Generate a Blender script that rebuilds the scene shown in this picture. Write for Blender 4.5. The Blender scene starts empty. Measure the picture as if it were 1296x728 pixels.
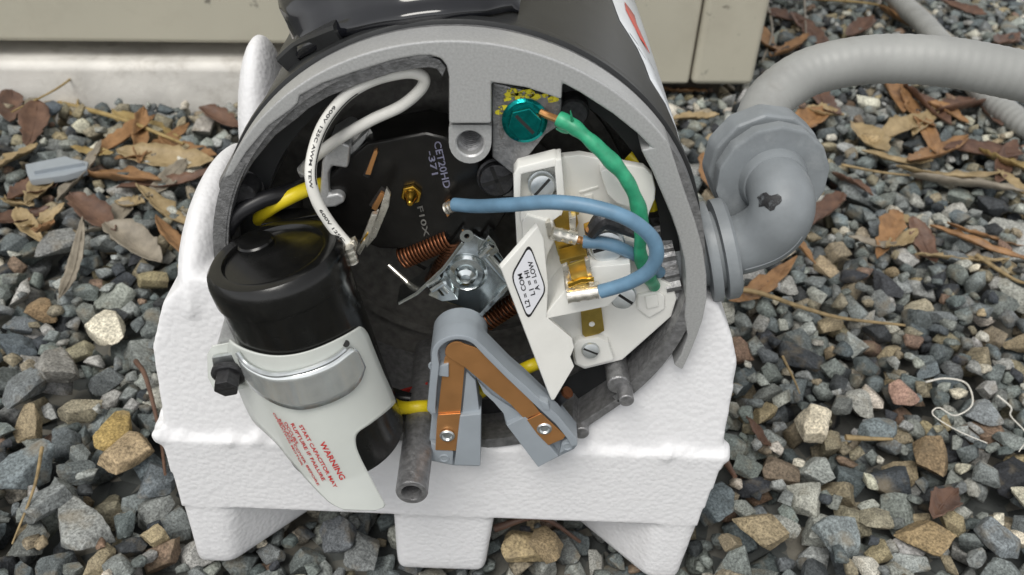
import bpy, bmesh, math, random
import numpy as np
from mathutils import Vector, Matrix, noise
random.seed(7); rng = np.random.default_rng(7)
R_ = math.radians
scene = bpy.context.scene
COL = scene.collection

# ------------------------------------------------------------------ camera
F, W, H = 1150.0, 1296.0, 728.0
OZ = 0.1385                                   # height of the motor axis above the gravel
PITCH, ROLL, YAW = 0.62037, 0.06285, 0.03066
CAM = np.array([0.0086, -0.21824, 0.15317 + OZ])
_f = np.array([math.sin(YAW)*math.cos(PITCH), math.cos(YAW)*math.cos(PITCH), -math.sin(PITCH)])
_r0 = np.array([math.cos(YAW), -math.sin(YAW), 0.0]); _u0 = np.cross(_r0, _f)
_r = math.cos(ROLL)*_r0 + math.sin(ROLL)*_u0
_u = -math.sin(ROLL)*_r0 + math.cos(ROLL)*_u0
cam_d = bpy.data.cameras.new('camera'); cam = bpy.data.objects.new('camera', cam_d); COL.objects.link(cam)
cam.matrix_world = Matrix(((_r[0], _u[0], -_f[0], CAM[0]), (_r[1], _u[1], -_f[1], CAM[1]),
                           (_r[2], _u[2], -_f[2], CAM[2]), (0, 0, 0, 1)))
cam_d.sensor_width = 36.0; cam_d.lens = 36.0*F/W
cam_d.clip_start = 0.01; cam_d.clip_end = 200.0
cam_d.dof.use_dof = True; cam_d.dof.focus_distance = 0.275; cam_d.dof.aperture_fstop = 26.0
scene.camera = cam

# ------------------------------------------------------------------ sky, sun, exposure
SUN_EL, SUN_AZ = R_(58), R_(205)            # azimuth clockwise from +Y
world = bpy.data.worlds.new('World'); scene.world = world; world.use_nodes = True
wn = world.node_tree.nodes; wl = world.node_tree.links
for n in list(wn): wn.remove(n)
wo = wn.new('ShaderNodeOutputWorld'); wb = wn.new('ShaderNodeBackground'); sk = wn.new('ShaderNodeTexSky')
hs = wn.new('ShaderNodeHueSaturation'); hs.inputs['Saturation'].default_value = 0.06
sk.sky_type = 'NISHITA'; sk.sun_disc = False; sk.sun_elevation = SUN_EL; sk.sun_rotation = SUN_AZ
wl.new(sk.outputs[0], hs.inputs['Color']); wl.new(hs.outputs[0], wb.inputs[0]); wl.new(wb.outputs[0], wo.inputs[0])
wb.inputs[1].default_value = 0.118
sun_d = bpy.data.lights.new('sun', 'SUN'); sun_d.energy = 1.5; sun_d.angle = R_(30); sun_d.color = (1.0, 0.965, 0.90)
sun = bpy.data.objects.new('sun', sun_d); COL.objects.link(sun)
sd = Vector((math.sin(SUN_AZ)*math.cos(SUN_EL), math.cos(SUN_AZ)*math.cos(SUN_EL), math.sin(SUN_EL)))
sun.rotation_euler = (-sd).to_track_quat('-Z', 'Y').to_euler(); sun.location = (0, 0, 3)
vs = scene.view_settings
vs.view_transform = 'Standard'; vs.look = 'None'; vs.gamma = 1.0; vs.use_curve_mapping = False
vs.exposure = 0.5
scene.render.engine = 'CYCLES'

# ------------------------------------------------------------------ pixel helpers (directions only; depth comes from the thing)
def ray(px, py): return _f*F + _r*(px - W/2) - _u*(py - H/2)
def P(px, py, y):
    d = ray(px, py); return Vector(CAM + d*((y - CAM[1])/d[1]))
def PG(px, py, z=0.0):
    d = ray(px, py); return Vector(CAM + d*((z - CAM[2])/d[2]))
def px_of(p):
    d = np.asarray(p) - CAM; z = d@_f
    return W/2 + F*(d@_r)/z, H/2 - F*(d@_u)/z, z
def pxl(n, d=0.27): return n*d/F             # pixel length at a distance

# ------------------------------------------------------------------ materials
MATS = {}
def mat(name, col, rough=0.5, metal=0.0, var=0.12, vscale=150.0, bump=0.0, bscale=900.0, spec=0.5, coat=0.0,
        alpha=1.0, sss=0.0, col2=None, rvar=0.0, detail=6.0, trans=0.0):
    m = bpy.data.materials.new(name); m.use_nodes = True; nt = m.node_tree; N = nt.nodes; L = nt.links
    b = N['Principled BSDF']
    tc = N.new('ShaderNodeTexCoord'); nz = N.new('ShaderNodeTexNoise')
    nz.inputs['Scale'].default_value = vscale; nz.inputs['Detail'].default_value = detail
    L.new(tc.outputs['Object'], nz.inputs['Vector'])
    cr = N.new('ShaderNodeValToRGB'); L.new(nz.outputs[0], cr.inputs[0])
    c2 = col2 if col2 else tuple(c*(1+var) for c in col)
    c1 = tuple(c*(1-var) for c in col)
    cr.color_ramp.elements[0].position = 0.32; cr.color_ramp.elements[1].position = 0.68
    cr.color_ramp.elements[0].color = (*c1, 1); cr.color_ramp.elements[1].color = (*c2, 1)
    L.new(cr.outputs[0], b.inputs['Base Color'])
    b.inputs['Roughness'].default_value = rough; b.inputs['Metallic'].default_value = metal
    b.inputs['Specular IOR Level'].default_value = spec; b.inputs['Coat Weight'].default_value = coat
    b.inputs['Alpha'].default_value = alpha
    if trans: b.inputs['Transmission Weight'].default_value = trans
    if sss:
        b.inputs['Subsurface Weight'].default_value = sss; b.inputs['Subsurface Radius'].default_value = (.003, .003, .003)
        b.inputs['Subsurface Scale'].default_value = 1.0
    if rvar:
        mr = N.new('ShaderNodeMapRange'); n3 = N.new('ShaderNodeTexNoise'); n3.inputs['Scale'].default_value = vscale*1.7
        n3.inputs['Detail'].default_value = 5
        L.new(tc.outputs['Object'], n3.inputs['Vector']); L.new(n3.outputs[0], mr.inputs[0])
        mr.inputs[1].default_value = .3; mr.inputs[2].default_value = .7
        mr.inputs[3].default_value = max(.02, rough-rvar); mr.inputs[4].default_value = min(1, rough+rvar)
        L.new(mr.outputs[0], b.inputs['Roughness'])
    if bump:
        n2 = N.new('ShaderNodeTexNoise'); n2.inputs['Scale'].default_value = bscale; n2.inputs['Detail'].default_value = 3
        L.new(tc.outputs['Object'], n2.inputs['Vector'])
        bp = N.new('ShaderNodeBump'); bp.inputs['Strength'].default_value = bump; bp.inputs['Distance'].default_value = 0.0006
        L.new(n2.outputs[0], bp.inputs['Height']); L.new(bp.outputs[0], b.inputs['Normal'])
    MATS[name] = m
    return m
M_RIM = mat('cast_aluminium_light', (.50, .505, .505), .40, .45, .09, 1500, .10, 1500, rvar=.08)
M_CAST = mat('cast_aluminium_dark', (.25, .25, .255), .42, .6, .25, 500, .4, 1300, rvar=.12)
M_INNER = mat('painted_casting_inside', (.14, .135, .125), .55, .1, .3, 300, .3, 900)
M_SHELL = mat('dark_grey_enamel', (.022, .023, .024), .36, 0, .15, 120, .06, 1200, spec=.35)
M_GLOSS = mat('glossy_black_enamel', (.006, .0065, .009), .12, 0, .2, 200, .03, 300, coat=.6)
M_BLACK = mat('black_phenolic', (.0075, .007, .0065), .27, 0, .3, 250, .06, 900)
M_BAKE = mat('black_bakelite', (.005, .005, .0048), .22, 0, .3, 200, .06, 350, rvar=.06)
M_BOLT = mat('black_oxide_steel', (.045, .045, .048), .4, .5, .3, 700, .25, 1500)
M_ZINC = mat('zinc_plated_steel', (.66, .69, .70), .36, .95, .12, 260, .04, 500, rvar=.08)
M_ZINC2 = mat('bright_zinc', (.68, .72, .73), .17, 1, .10, 300, .03, 500, rvar=.08)
M_BAND = mat('zinc_strap', (.78, .81, .81), .22, .78, .06, 200, .02, 500, rvar=.05)
M_CLIP = mat('tinned_brass', (.74, .71, .64), .32, .86, .15, 500, .05, 900, rvar=.1)
M_BRASS = mat('brass', (.52, .38, .10), .40, .9, .10, 350, .03, 700, rvar=.06)
M_GOLD = mat('bright_brass', (.75, .45, .07), .2, 1, .1, 500)
M_COPPER = mat('copper_strip', (.66, .33, .13), .44, .8, .05, 120, .03, 800, rvar=.06)
M_SPRING = mat('copper_spring_wire', (.17, .065, .03), .4, .85, .2, 500)
M_WHITE = mat('ivory_nylon', (.83, .825, .785), .36, 0, .03, 120, .04, 900, sss=.15)
M_LABEL = mat('label_paper', (.82, .83, .88), .4, 0, .02, 90)
M_INK = mat('black_ink', (.012, .012, .014), .5, 0, .2, 300)
M_RED = mat('red_ink', (.55, .03, .03), .5, 0, .12, 900)
M_DIMINK = mat('faded_grey_print', (.17, .17, .24), .5, 0, .3, 900)
M_GREYP = mat('blue_grey_nylon', (.30, .335, .37), .42, 0, .04, 120, .05, 900)
M_FIT = mat('grey_pvc_fitting', (.215, .235, .25), .5, 0, .12, 90, .12, 900, rvar=.08)
M_COND = mat('light_grey_pvc_conduit', (.30, .305, .295), .5, 0, .10, 60, .05, 300, rvar=.06)
M_BLUEW = mat('blue_wire_insulation', (.125, .235, .345), .45, 0, .12, 220, .08, 700)
M_GREENW = mat('green_wire_insulation', (.03, .31, .16), .4, 0, .25, 300, .1, 700)
M_WHITEW = mat('white_wire_insulation', (.74, .73, .69), .42, 0, .05, 200)
M_YELLOW = mat('yellow_wire_insulation', (.74, .58, .015), .4, 0, .08, 200)
M_BLACKW = mat('black_wire_insulation', (.012, .012, .014), .38, 0, .3, 200)
M_TEAL = mat('green_plated_screw', (.004, .20, .19), .16, .9, .2, 500, .12, 900)
M_YPAINT = mat('yellow_paint_mark', (.72, .62, .03), .6, 0, .2, 900)
M_SLEEVE = mat('translucent_plastic_sleeve', (.80, .83, .79), .34, 0, .03, 70, .04, 120, alpha=.66)
M_CAB = mat('beige_painted_steel', (.46, .44, .36), .45, 0, .06, 9, .03, 500)
M_SLAB = mat('white_painted_concrete', (.68, .66, .62), .75, 0, .16, 30, .5, 250)
def grime(m, scale, colour, lo, hi, amt):
    N = m.node_tree.nodes; L = m.node_tree.links; b = N['Principled BSDF']; old = b.inputs['Base Color'].links[0].from_socket
    tc = N.new('ShaderNodeTexCoord'); nz = N.new('ShaderNodeTexNoise'); nz.inputs['Scale'].default_value = scale; nz.inputs['Detail'].default_value = 8; nz.inputs['Roughness'].default_value = .68
    mr = N.new('ShaderNodeMapRange'); mr.inputs[1].default_value = lo; mr.inputs[2].default_value = hi; mr.inputs[4].default_value = amt
    mx = N.new('ShaderNodeMix'); mx.data_type = 'RGBA'; L.new(tc.outputs['Object'], nz.inputs['Vector']); L.new(nz.outputs[0], mr.inputs[0]); L.new(mr.outputs[0], mx.inputs['Factor'])
    L.new(old, mx.inputs[6]); mx.inputs[7].default_value = (*colour, 1); L.new(mx.outputs[2], b.inputs['Base Color'])
grime(M_SLAB, 22, (.25, .22, .18), .52, .75, .8); grime(M_CAB, 60, (.10, .095, .08), .64, .70, .75); grime(M_CAB, 14, (.33, .30, .24), .5, .8, .5)
grime(M_COND, 45, (.20, .19, .17), .55, .8, .6); grime(M_FIT, 60, (.34, .36, .37), .55, .75, .6)
M_SEAM = mat('dark_seam', (.06, .05, .035), .8, 0, .3, 200)
M_STICK = mat('white_sticker', (.66, .69, .72), .35, 0, .05, 100)
M_STICKR = mat('sticker_red_print', (.66, .10, .07), .4, 0, .1, 300)
M_REDTAPE = mat('red_paper_tape', (.30, .02, .015), .6, 0, .2, 400)
M_SOIL = mat('soil', (.062, .054, .043), .9, 0, .4, 80, .8, 400)
def soil_beyond():
    N = M_SOIL.node_tree.nodes; L = M_SOIL.node_tree.links; b = N['Principled BSDF']; old = b.inputs['Base Color'].links[0].from_socket
    tc = N.new('ShaderNodeTexCoord'); vo = N.new('ShaderNodeTexVoronoi'); vo.inputs['Scale'].default_value = 95; L.new(tc.outputs['Object'], vo.inputs['Vector'])
    sx = N.new('ShaderNodeSeparateColor'); L.new(vo.outputs['Color'], sx.inputs[0])
    cr = N.new('ShaderNodeValToRGB'); L.new(sx.outputs[0], cr.inputs[0]); e = cr.color_ramp.elements
    e[0].color = (.045, .05, .05, 1); e[1].color = (.24, .225, .19, 1); q = e.new(.5); q.color = (.11, .12, .118, 1)
    ln = N.new('ShaderNodeVectorMath'); ln.operation = 'DISTANCE'; L.new(tc.outputs['Object'], ln.inputs[0]); ln.inputs[1].default_value = (.12, .32, 0)
    gt = N.new('ShaderNodeMapRange'); gt.inputs[1].default_value = .05; gt.inputs[2].default_value = .30; L.new(ln.outputs['Value'], gt.inputs[0])
    mx = N.new('ShaderNodeMix'); mx.data_type = 'RGBA'; L.new(gt.outputs[0], mx.inputs['Factor']); L.new(old, mx.inputs[6]); L.new(cr.outputs[0], mx.inputs[7]); L.new(mx.outputs[2], b.inputs['Base Color'])
soil_beyond()
M_TWIG = mat('dry_twig', (.26, .19, .095), .7, 0, .35, 250, .4, 700)
M_STRING = mat('white_string', (.68, .66, .60), .8, 0, .15, 700)

def foam_material():
    m = bpy.data.materials.new('polystyrene_foam'); m.use_nodes = True; N = m.node_tree.nodes; L = m.node_tree.links
    b = N['Principled BSDF']; tc = N.new('ShaderNodeTexCoord')
    b.inputs['Base Color'].default_value = (.75, .75, .765, 1); b.inputs['Roughness'].default_value = .62
    b.inputs['Subsurface Weight'].default_value = .25; b.inputs['Subsurface Radius'].default_value = (.004, .004, .004)
    b.inputs['Subsurface Scale'].default_value = 1.0
    v = N.new('ShaderNodeTexVoronoi'); v.inputs['Scale'].default_value = 560; v.feature = 'SMOOTH_F1'
    v.inputs['Smoothness'].default_value = .35
    nz = N.new('ShaderNodeTexNoise'); nz.inputs['Scale'].default_value = 60; nz.inputs['Detail'].default_value = 2
    L.new(tc.outputs['Object'], v.inputs['Vector']); L.new(tc.outputs['Object'], nz.inputs['Vector'])
    mx = N.new('ShaderNodeMath'); mx.operation = 'MULTIPLY_ADD'; mx.inputs[1].default_value = -1.3
    L.new(v.outputs['Distance'], mx.inputs[0]); L.new(nz.outputs[0], mx.inputs[2])
    bp = N.new('ShaderNodeBump'); bp.inputs['Strength'].default_value = .24; bp.inputs['Distance'].default_value = .0007
    L.new(mx.outputs[0], bp.inputs['Height']); L.new(bp.outputs[0], b.inputs['Normal'])
    return m
M_FOAM = foam_material()

def stone_material(name, use_attr):
    m = bpy.data.materials.new(name); m.use_nodes = True; N = m.node_tree.nodes; L = m.node_tree.links
    b = N['Principled BSDF']; tc = N.new('ShaderNodeTexCoord'); oi = N.new('ShaderNodeObjectInfo')
    if use_attr:
        at = N.new('ShaderNodeAttribute'); at.attribute_name = 'stone_colour'; colour = at.outputs['Color']; vec = tc.outputs['Object']
    else:
        colour = oi.outputs['Color']
        va = N.new('ShaderNodeVectorMath'); va.operation = 'ADD'
        L.new(tc.outputs['Object'], va.inputs[0]); L.new(oi.outputs['Location'], va.inputs[1]); vec = va.outputs[0]
    big = N.new('ShaderNodeTexNoise'); big.inputs['Scale'].default_value = 130; big.inputs['Detail'].default_value = 7; big.inputs['Roughness'].default_value = .65
    sp = N.new('ShaderNodeTexNoise'); sp.inputs['Scale'].default_value = 900; sp.inputs['Detail'].default_value = 3; sp.inputs['Roughness'].default_value = .7
    pat = N.new('ShaderNodeTexNoise'); pat.inputs['Scale'].default_value = 75; pat.inputs['Detail'].default_value = 4
    for n in (big, sp, pat): L.new(vec, n.inputs['Vector'])
    r1 = N.new('ShaderNodeMapRange'); r1.inputs[1].default_value = .3; r1.inputs[2].default_value = .7; r1.inputs[3].default_value = .68; r1.inputs[4].default_value = 1.32
    L.new(big.outputs[0], r1.inputs[0])
    r2 = N.new('ShaderNodeMapRange'); r2.inputs[1].default_value = .35; r2.inputs[2].default_value = .68; r2.inputs[3].default_value = .50; r2.inputs[4].default_value = 1.60
    L.new(sp.outputs[0], r2.inputs[0])
    mu = N.new('ShaderNodeMath'); mu.operation = 'MULTIPLY'; L.new(r1.outputs[0], mu.inputs[0]); L.new(r2.outputs[0], mu.inputs[1])
    vm = N.new('ShaderNodeVectorMath'); vm.operation = 'SCALE'; L.new(colour, vm.inputs[0]); L.new(mu.outputs[0], vm.inputs['Scale'])
    # tan weathering patches
    r3 = N.new('ShaderNodeMapRange'); r3.inputs[1].default_value = .56; r3.inputs[2].default_value = .72; r3.inputs[3].default_value = 0; r3.inputs[4].default_value = .55
    L.new(pat.outputs[0], r3.inputs[0])
    mix = N.new('ShaderNodeMix'); mix.data_type = 'RGBA'; L.new(r3.outputs[0], mix.inputs['Factor'])
    L.new(vm.outputs[0], mix.inputs[6]); mix.inputs[7].default_value = (.23, .185, .12, 1)
    L.new(mix.outputs[2], b.inputs['Base Color'])
    b.inputs['Roughness'].default_value = .72; b.inputs['Specular IOR Level'].default_value = .35
    bp = N.new('ShaderNodeBump'); bp.inputs['Strength'].default_value = .7; bp.inputs['Distance'].default_value = .0011
    ad = N.new('ShaderNodeMath'); ad.operation = 'MULTIPLY_ADD'; ad.inputs[1].default_value = .35
    L.new(sp.outputs[0], ad.inputs[0]); L.new(big.outputs[0], ad.inputs[2])
    L.new(ad.outputs[0], bp.inputs['Height']); L.new(bp.outputs[0], b.inputs['Normal'])
    return m
M_STONE = stone_material('crushed_stone', False); M_STONES = stone_material('crushed_stone_mass', True)

def leaf_material(name, a, c):
    m = bpy.data.materials.new(name); m.use_nodes = True; N = m.node_tree.nodes; L = m.node_tree.links
    b = N['Principled BSDF']; tc = N.new('ShaderNodeTexCoord')
    oi = N.new('ShaderNodeObjectInfo'); va = N.new('ShaderNodeVectorMath'); va.operation = 'ADD'
    L.new(tc.outputs['Object'], va.inputs[0]); L.new(oi.outputs['Location'], va.inputs[1])
    nz = N.new('ShaderNodeTexNoise'); nz.inputs['Scale'].default_value = 110; nz.inputs['Detail'].default_value = 7
    nz.inputs['Roughness'].default_value = .65
    L.new(va.outputs[0], nz.inputs['Vector'])
    cr = N.new('ShaderNodeValToRGB'); L.new(nz.outputs[0], cr.inputs[0])
    cr.color_ramp.elements[0].position = .3; cr.color_ramp.elements[1].position = .7
    cr.color_ramp.elements[0].color = (*a, 1); cr.color_ramp.elements[1].color = (*c, 1)
    L.new(cr.outputs[0], b.inputs['Base Color']); b.inputs['Roughness'].default_value = .55
    n2 = N.new('ShaderNodeTexNoise'); n2.inputs['Scale'].default_value = 500; L.new(tc.outputs['Object'], n2.inputs['Vector'])
    bp = N.new('ShaderNodeBump'); bp.inputs['Strength'].default_value = .4; bp.inputs['Distance'].default_value = .0006
    L.new(n2.outputs[0], bp.inputs['Height']); L.new(bp.outputs[0], b.inputs['Normal'])
    return m
M_LEAF = {'tan': leaf_material('tan_dry_leaf', (.20, .145, .07), (.42, .32, .18)),
          'orange': leaf_material('orange_brown_dry_leaf', (.16, .085, .038), (.36, .20, .09)),
          'brown': leaf_material('dark_brown_dry_leaf', (.07, .038, .028), (.17, .095, .062)),
          'grey': leaf_material('grey_dry_leaf', (.17, .15, .12), (.33, .29, .23)),
          'yellow': leaf_material('yellow_dry_leaf', (.22, .15, .05), (.40, .30, .13))}

# ------------------------------------------------------------------ mesh helpers
def link_obj(name, me, m=None, parent=None, smooth=False):
    o = bpy.data.objects.new(name, me); COL.objects.link(o)
    if m is not None and not me.materials: me.materials.append(m)
    if smooth:
        for p in me.polygons: p.use_smooth = True
    if parent is not None:
        o.parent = parent
        if parent.get('_root'): o.location = tuple(-v for v in parent.location)
    return o
def obj(name, bm, m, parent=None, smooth=True, angle=35.0, keep_normals=False, wn_=True):
    if not keep_normals: bmesh.ops.recalc_face_normals(bm, faces=bm.faces[:])
    if smooth:
        for f in bm.faces: f.smooth = True
        for e in bm.edges:
            if len(e.link_faces) == 2 and e.calc_face_angle(0) > R_(angle): e.smooth = False
    me = bpy.data.meshes.new(name); bm.to_mesh(me); bm.free()
    o = link_obj(name, me, m, parent)
    if smooth and wn_ and len(me.polygons) < 900:
        w = o.modifiers.new('weighted', 'WEIGHTED_NORMAL'); w.keep_sharp = True; w.weight = 100
    return o
def root(name, loc, label, cat, group=None):
    o = bpy.data.objects.new(name, None); COL.objects.link(o); o.location = loc; o['_root'] = 1
    o.empty_display_size = .02
    return tag(o, label, cat, group)
def tag(o, label=None, cat=None, group=None, kind=None):
    if label: o['label'] = label
    if cat: o['category'] = cat
    if group: o['group'] = group
    if kind: o['kind'] = kind
    return o
def bevel(bm, w, seg=2, ang=40):
    es = [e for e in bm.edges if len(e.link_faces) == 2 and e.calc_face_angle(0) > R_(ang)]
    if es: bmesh.ops.bevel(bm, geom=es, offset=w, segments=seg, affect='EDGES', profile=.5, clamp_overlap=True)
    return bm
def add_prism(bm, poly, vec):
    """closed prism from a 3D polygon pushed along vec"""
    a = [bm.verts.new(p) for p in poly]; b = [bm.verts.new(Vector(p)+vec) for p in poly]
    n = len(a)
    f1 = bm.faces.new(a); f2 = bm.faces.new(b[::-1])
    for i in range(n): bm.faces.new((a[i], b[i], b[(i+1) % n], a[(i+1) % n]))
    return bm
def prism_px(pts, y0, depth, bv=0.0, seg=2, bm=None):
    """outline in the plane y=y0 pushed back by depth"""
    bm2 = bmesh.new()
    add_prism(bm2, [P(p[0], p[1], y0) for p in pts], Vector((0, depth, 0)))
    bmesh.ops.recalc_face_normals(bm2, faces=bm2.faces[:])
    if bv: bevel(bm2, bv, seg)
    if bm is None: return bm2
    me = bpy.data.meshes.new('tmp'); bm2.to_mesh(me); bm2.free(); bm.from_mesh(me); bpy.data.meshes.remove(me)
    return bm
def merge(bm, bm2):
    me = bpy.data.meshes.new('tmp'); bm2.to_mesh(me); bm2.free(); bm.from_mesh(me); bpy.data.meshes.remove(me); return bm
def frame(d):
    d = Vector(d).normalized(); a = Vector((0, 0, 1)) if abs(d.z) < .9 else Vector((1, 0, 0))
    x = a.cross(d).normalized(); y = d.cross(x); return x, y, d
def add_lathe(bm, o, d, prof, n=32, xy=None):
    """prof: list of (radius, distance along d)"""
    x, y, d = frame(d) if xy is None else (*xy, Vector(d).normalized()); o = Vector(o); rings = []
    for r, h in prof:
        if r < 1e-7: rings.append([bm.verts.new(o + d*h)])
        else: rings.append([bm.verts.new(o + d*h + (x*math.cos(t)+y*math.sin(t))*r) for t in [2*math.pi*k/n for k in range(n)]])
    for a, b in zip(rings, rings[1:]):
        for k in range(n):
            k2 = (k+1) % n
            if len(a) == 1 and len(b) == 1: continue
            if len(a) == 1: bm.faces.new((a[0], b[k], b[k2]))
            elif len(b) == 1: bm.faces.new((a[k], b[0], a[k2]))
            else: bm.faces.new((a[k], b[k], b[k2], a[k2]))
    return bm
def catmull(pts, sub=8):
    pts = [Vector(p) for p in pts]; out = []
    ext = [pts[0]*2-pts[1]] + pts + [pts[-1]*2-pts[-2]]
    for i in range(1, len(ext)-2):
        p0, p1, p2, p3 = ext[i-1:i+3]
        for k in range(sub):
            t = k/sub
            out.append(.5*((2*p1) + (p2-p0)*t + (2*p0-5*p1+4*p2-p3)*t*t + (3*p1-p0-3*p2+p3)*t**3))
    out.append(pts[-1]); return out
def add_tube(bm, pts, r, n=14, caps=True, rf=None):
    pts = [Vector(p) for p in pts]; rings = []; prev = None
    for i, p in enumerate(pts):
        t = (pts[min(i+1, len(pts)-1)] - pts[max(i-1, 0)]).normalized()
        if prev is None: x, y, _ = frame(t)
        else:
            x = (prev - t*prev.dot(t)).normalized(); y = t.cross(x)
        prev = x; rr = rf(i/(len(pts)-1)) if rf else r
        rings.append([bm.verts.new(p + (x*math.cos(a)+y*math.sin(a))*rr) for a in [2*math.pi*k/n for k in range(n)]])
    for a, b in zip(rings, rings[1:]):
        for k in range(n): bm.faces.new((a[k], a[(k+1) % n], b[(k+1) % n], b[k]))
    if caps: bm.faces.new(rings[0][::-1]); bm.faces.new(rings[-1])
    return bm
def wire(name, m, pts, r, parent, sub=10, n=14, rf=None):
    """pts: (px, py, y depth)"""
    bm = bmesh.new(); add_tube(bm, catmull([P(*p) for p in pts], sub), r, n, True, rf); return obj(name, bm, m, parent, True, 50)
def text_polys(s, size=1.0, font_scale=1.0, spacing=1.0, bold=0.0):
    cu = bpy.data.curves.new('t', 'FONT'); cu.body = s; cu.size = size; cu.resolution_u = 3; cu.offset = bold; cu.space_character = spacing
    o = bpy.data.objects.new('t', cu); COL.objects.link(o)
    dg = bpy.context.evaluated_depsgraph_get(); dg.update()
    me = bpy.data.meshes.new_from_object(o.evaluated_get(dg))
    v = [(x.co.x, x.co.y) for x in me.vertices]; f = [tuple(p.vertices) for p in me.polygons]
    bpy.data.objects.remove(o); bpy.data.curves.remove(cu); bpy.data.meshes.remove(me)
    return v, f
def text_obj(name, s, fn, m, parent, width=None, spacing=1.0, bold=0.018):
    """lay text of unit cap height through fn(u,v)->Vector; u in 0..1 over the text width when width given"""
    v, f = text_polys(s, 1.0, 1.0, spacing, bold)
    if not v: return None
    xs = [a[0] for a in v]; x0, x1 = min(xs), max(xs); sc = (1.0/(x1-x0))
    bm = bmesh.new(); vv = [bm.verts.new(fn((a[0]-x0)*sc, a[1]/.72)) for a in v]
    for q in f:
        try: bm.faces.new([vv[i] for i in q])
        except ValueError: pass
    return obj(name, bm, m, parent, False)
def screw_slot(name, c, d, r, m, parent, slot_ang=0.5, h=.0016, hexr=None, cross=False, flange=None, n=28):
    """slotted round head (optionally hex washer head) facing d"""
    c = Vector(c); x, y, dd = frame(d); bm = bmesh.new()
    if flange: add_lathe(bm, c, dd, [(0, -.0004), (flange, -.0004), (flange, .0006), (flange*.86, .0011), (0, .0011)], n)
    hh = h + (.0008 if flange else 0)
    if hexr:
        a0 = slot_ang
        ring = [c + (x*math.cos(a0+k*math.pi/3)+y*math.sin(a0+k*math.pi/3))*hexr for k in range(6)]
        b2 = bmesh.new(); add_prism(b2, ring, dd*hh); bmesh.ops.recalc_face_normals(b2, faces=b2.faces[:]); bevel(b2, hexr*.10, 2); merge(bm, b2)
        rr = hexr*.72
    else:
        add_lathe(bm, c, dd, [(0, -.001), (r, -.001), (r, hh*.6), (r*.9, hh*.9), (r*.6, hh), (0, hh)], n); rr = r*.86
    o = obj(name, bm, m, parent, True, 30)
    # slot's shade painted as a dark bar set flush in the head, nothing cut
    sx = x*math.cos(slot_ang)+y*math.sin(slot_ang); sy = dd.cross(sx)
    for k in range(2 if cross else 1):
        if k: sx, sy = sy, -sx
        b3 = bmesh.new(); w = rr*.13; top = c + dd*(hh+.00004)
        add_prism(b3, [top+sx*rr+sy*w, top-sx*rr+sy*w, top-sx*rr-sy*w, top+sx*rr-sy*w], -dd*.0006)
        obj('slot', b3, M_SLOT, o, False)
    return o
def ragged(m, scale, lo=.47, hi=.55):
    N = m.node_tree.nodes; L = m.node_tree.links; tc = N.new('ShaderNodeTexCoord'); nz = N.new('ShaderNodeTexNoise'); nz.inputs['Scale'].default_value = scale; nz.inputs['Detail'].default_value = 5
    nz.inputs['Roughness'].default_value = .7
    mr = N.new('ShaderNodeMapRange'); mr.inputs[1].default_value = lo; mr.inputs[2].default_value = hi; L.new(tc.outputs['Object'], nz.inputs['Vector']); L.new(nz.outputs[0], mr.inputs[0]); L.new(mr.outputs[0], N['Principled BSDF'].inputs['Alpha'])
M_SCUFF = mat('dark_paint_smear', (.02, .02, .022), .6, 0, .3, 600); ragged(M_SCUFF, 260, .30, .52); ragged(M_YPAINT, 900, .42, .50)
M_SLOT = mat('slot_shade_gasket', (.012, .012, .012), .8, 0, .2, 300)  # black painted in for the shade inside slots; also colours the gasket

# ================================================================== SETTING: ground and gravel
gx0, gx1, gy0, gy1 = -.66, .90, -.26, .98
bm = bmesh.new()
v = [bm.verts.new(p) for p in ((-60, -60, -.014), (60, -60, -.014), (60, 60, -.014), (-60, 60, -.014))]; bm.faces.new(v)
ground = obj('ground', bm, M_SOIL, None, False); tag(ground, kind='structure'); ground['label'] = 'gravel covered ground under the foam block'

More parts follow.
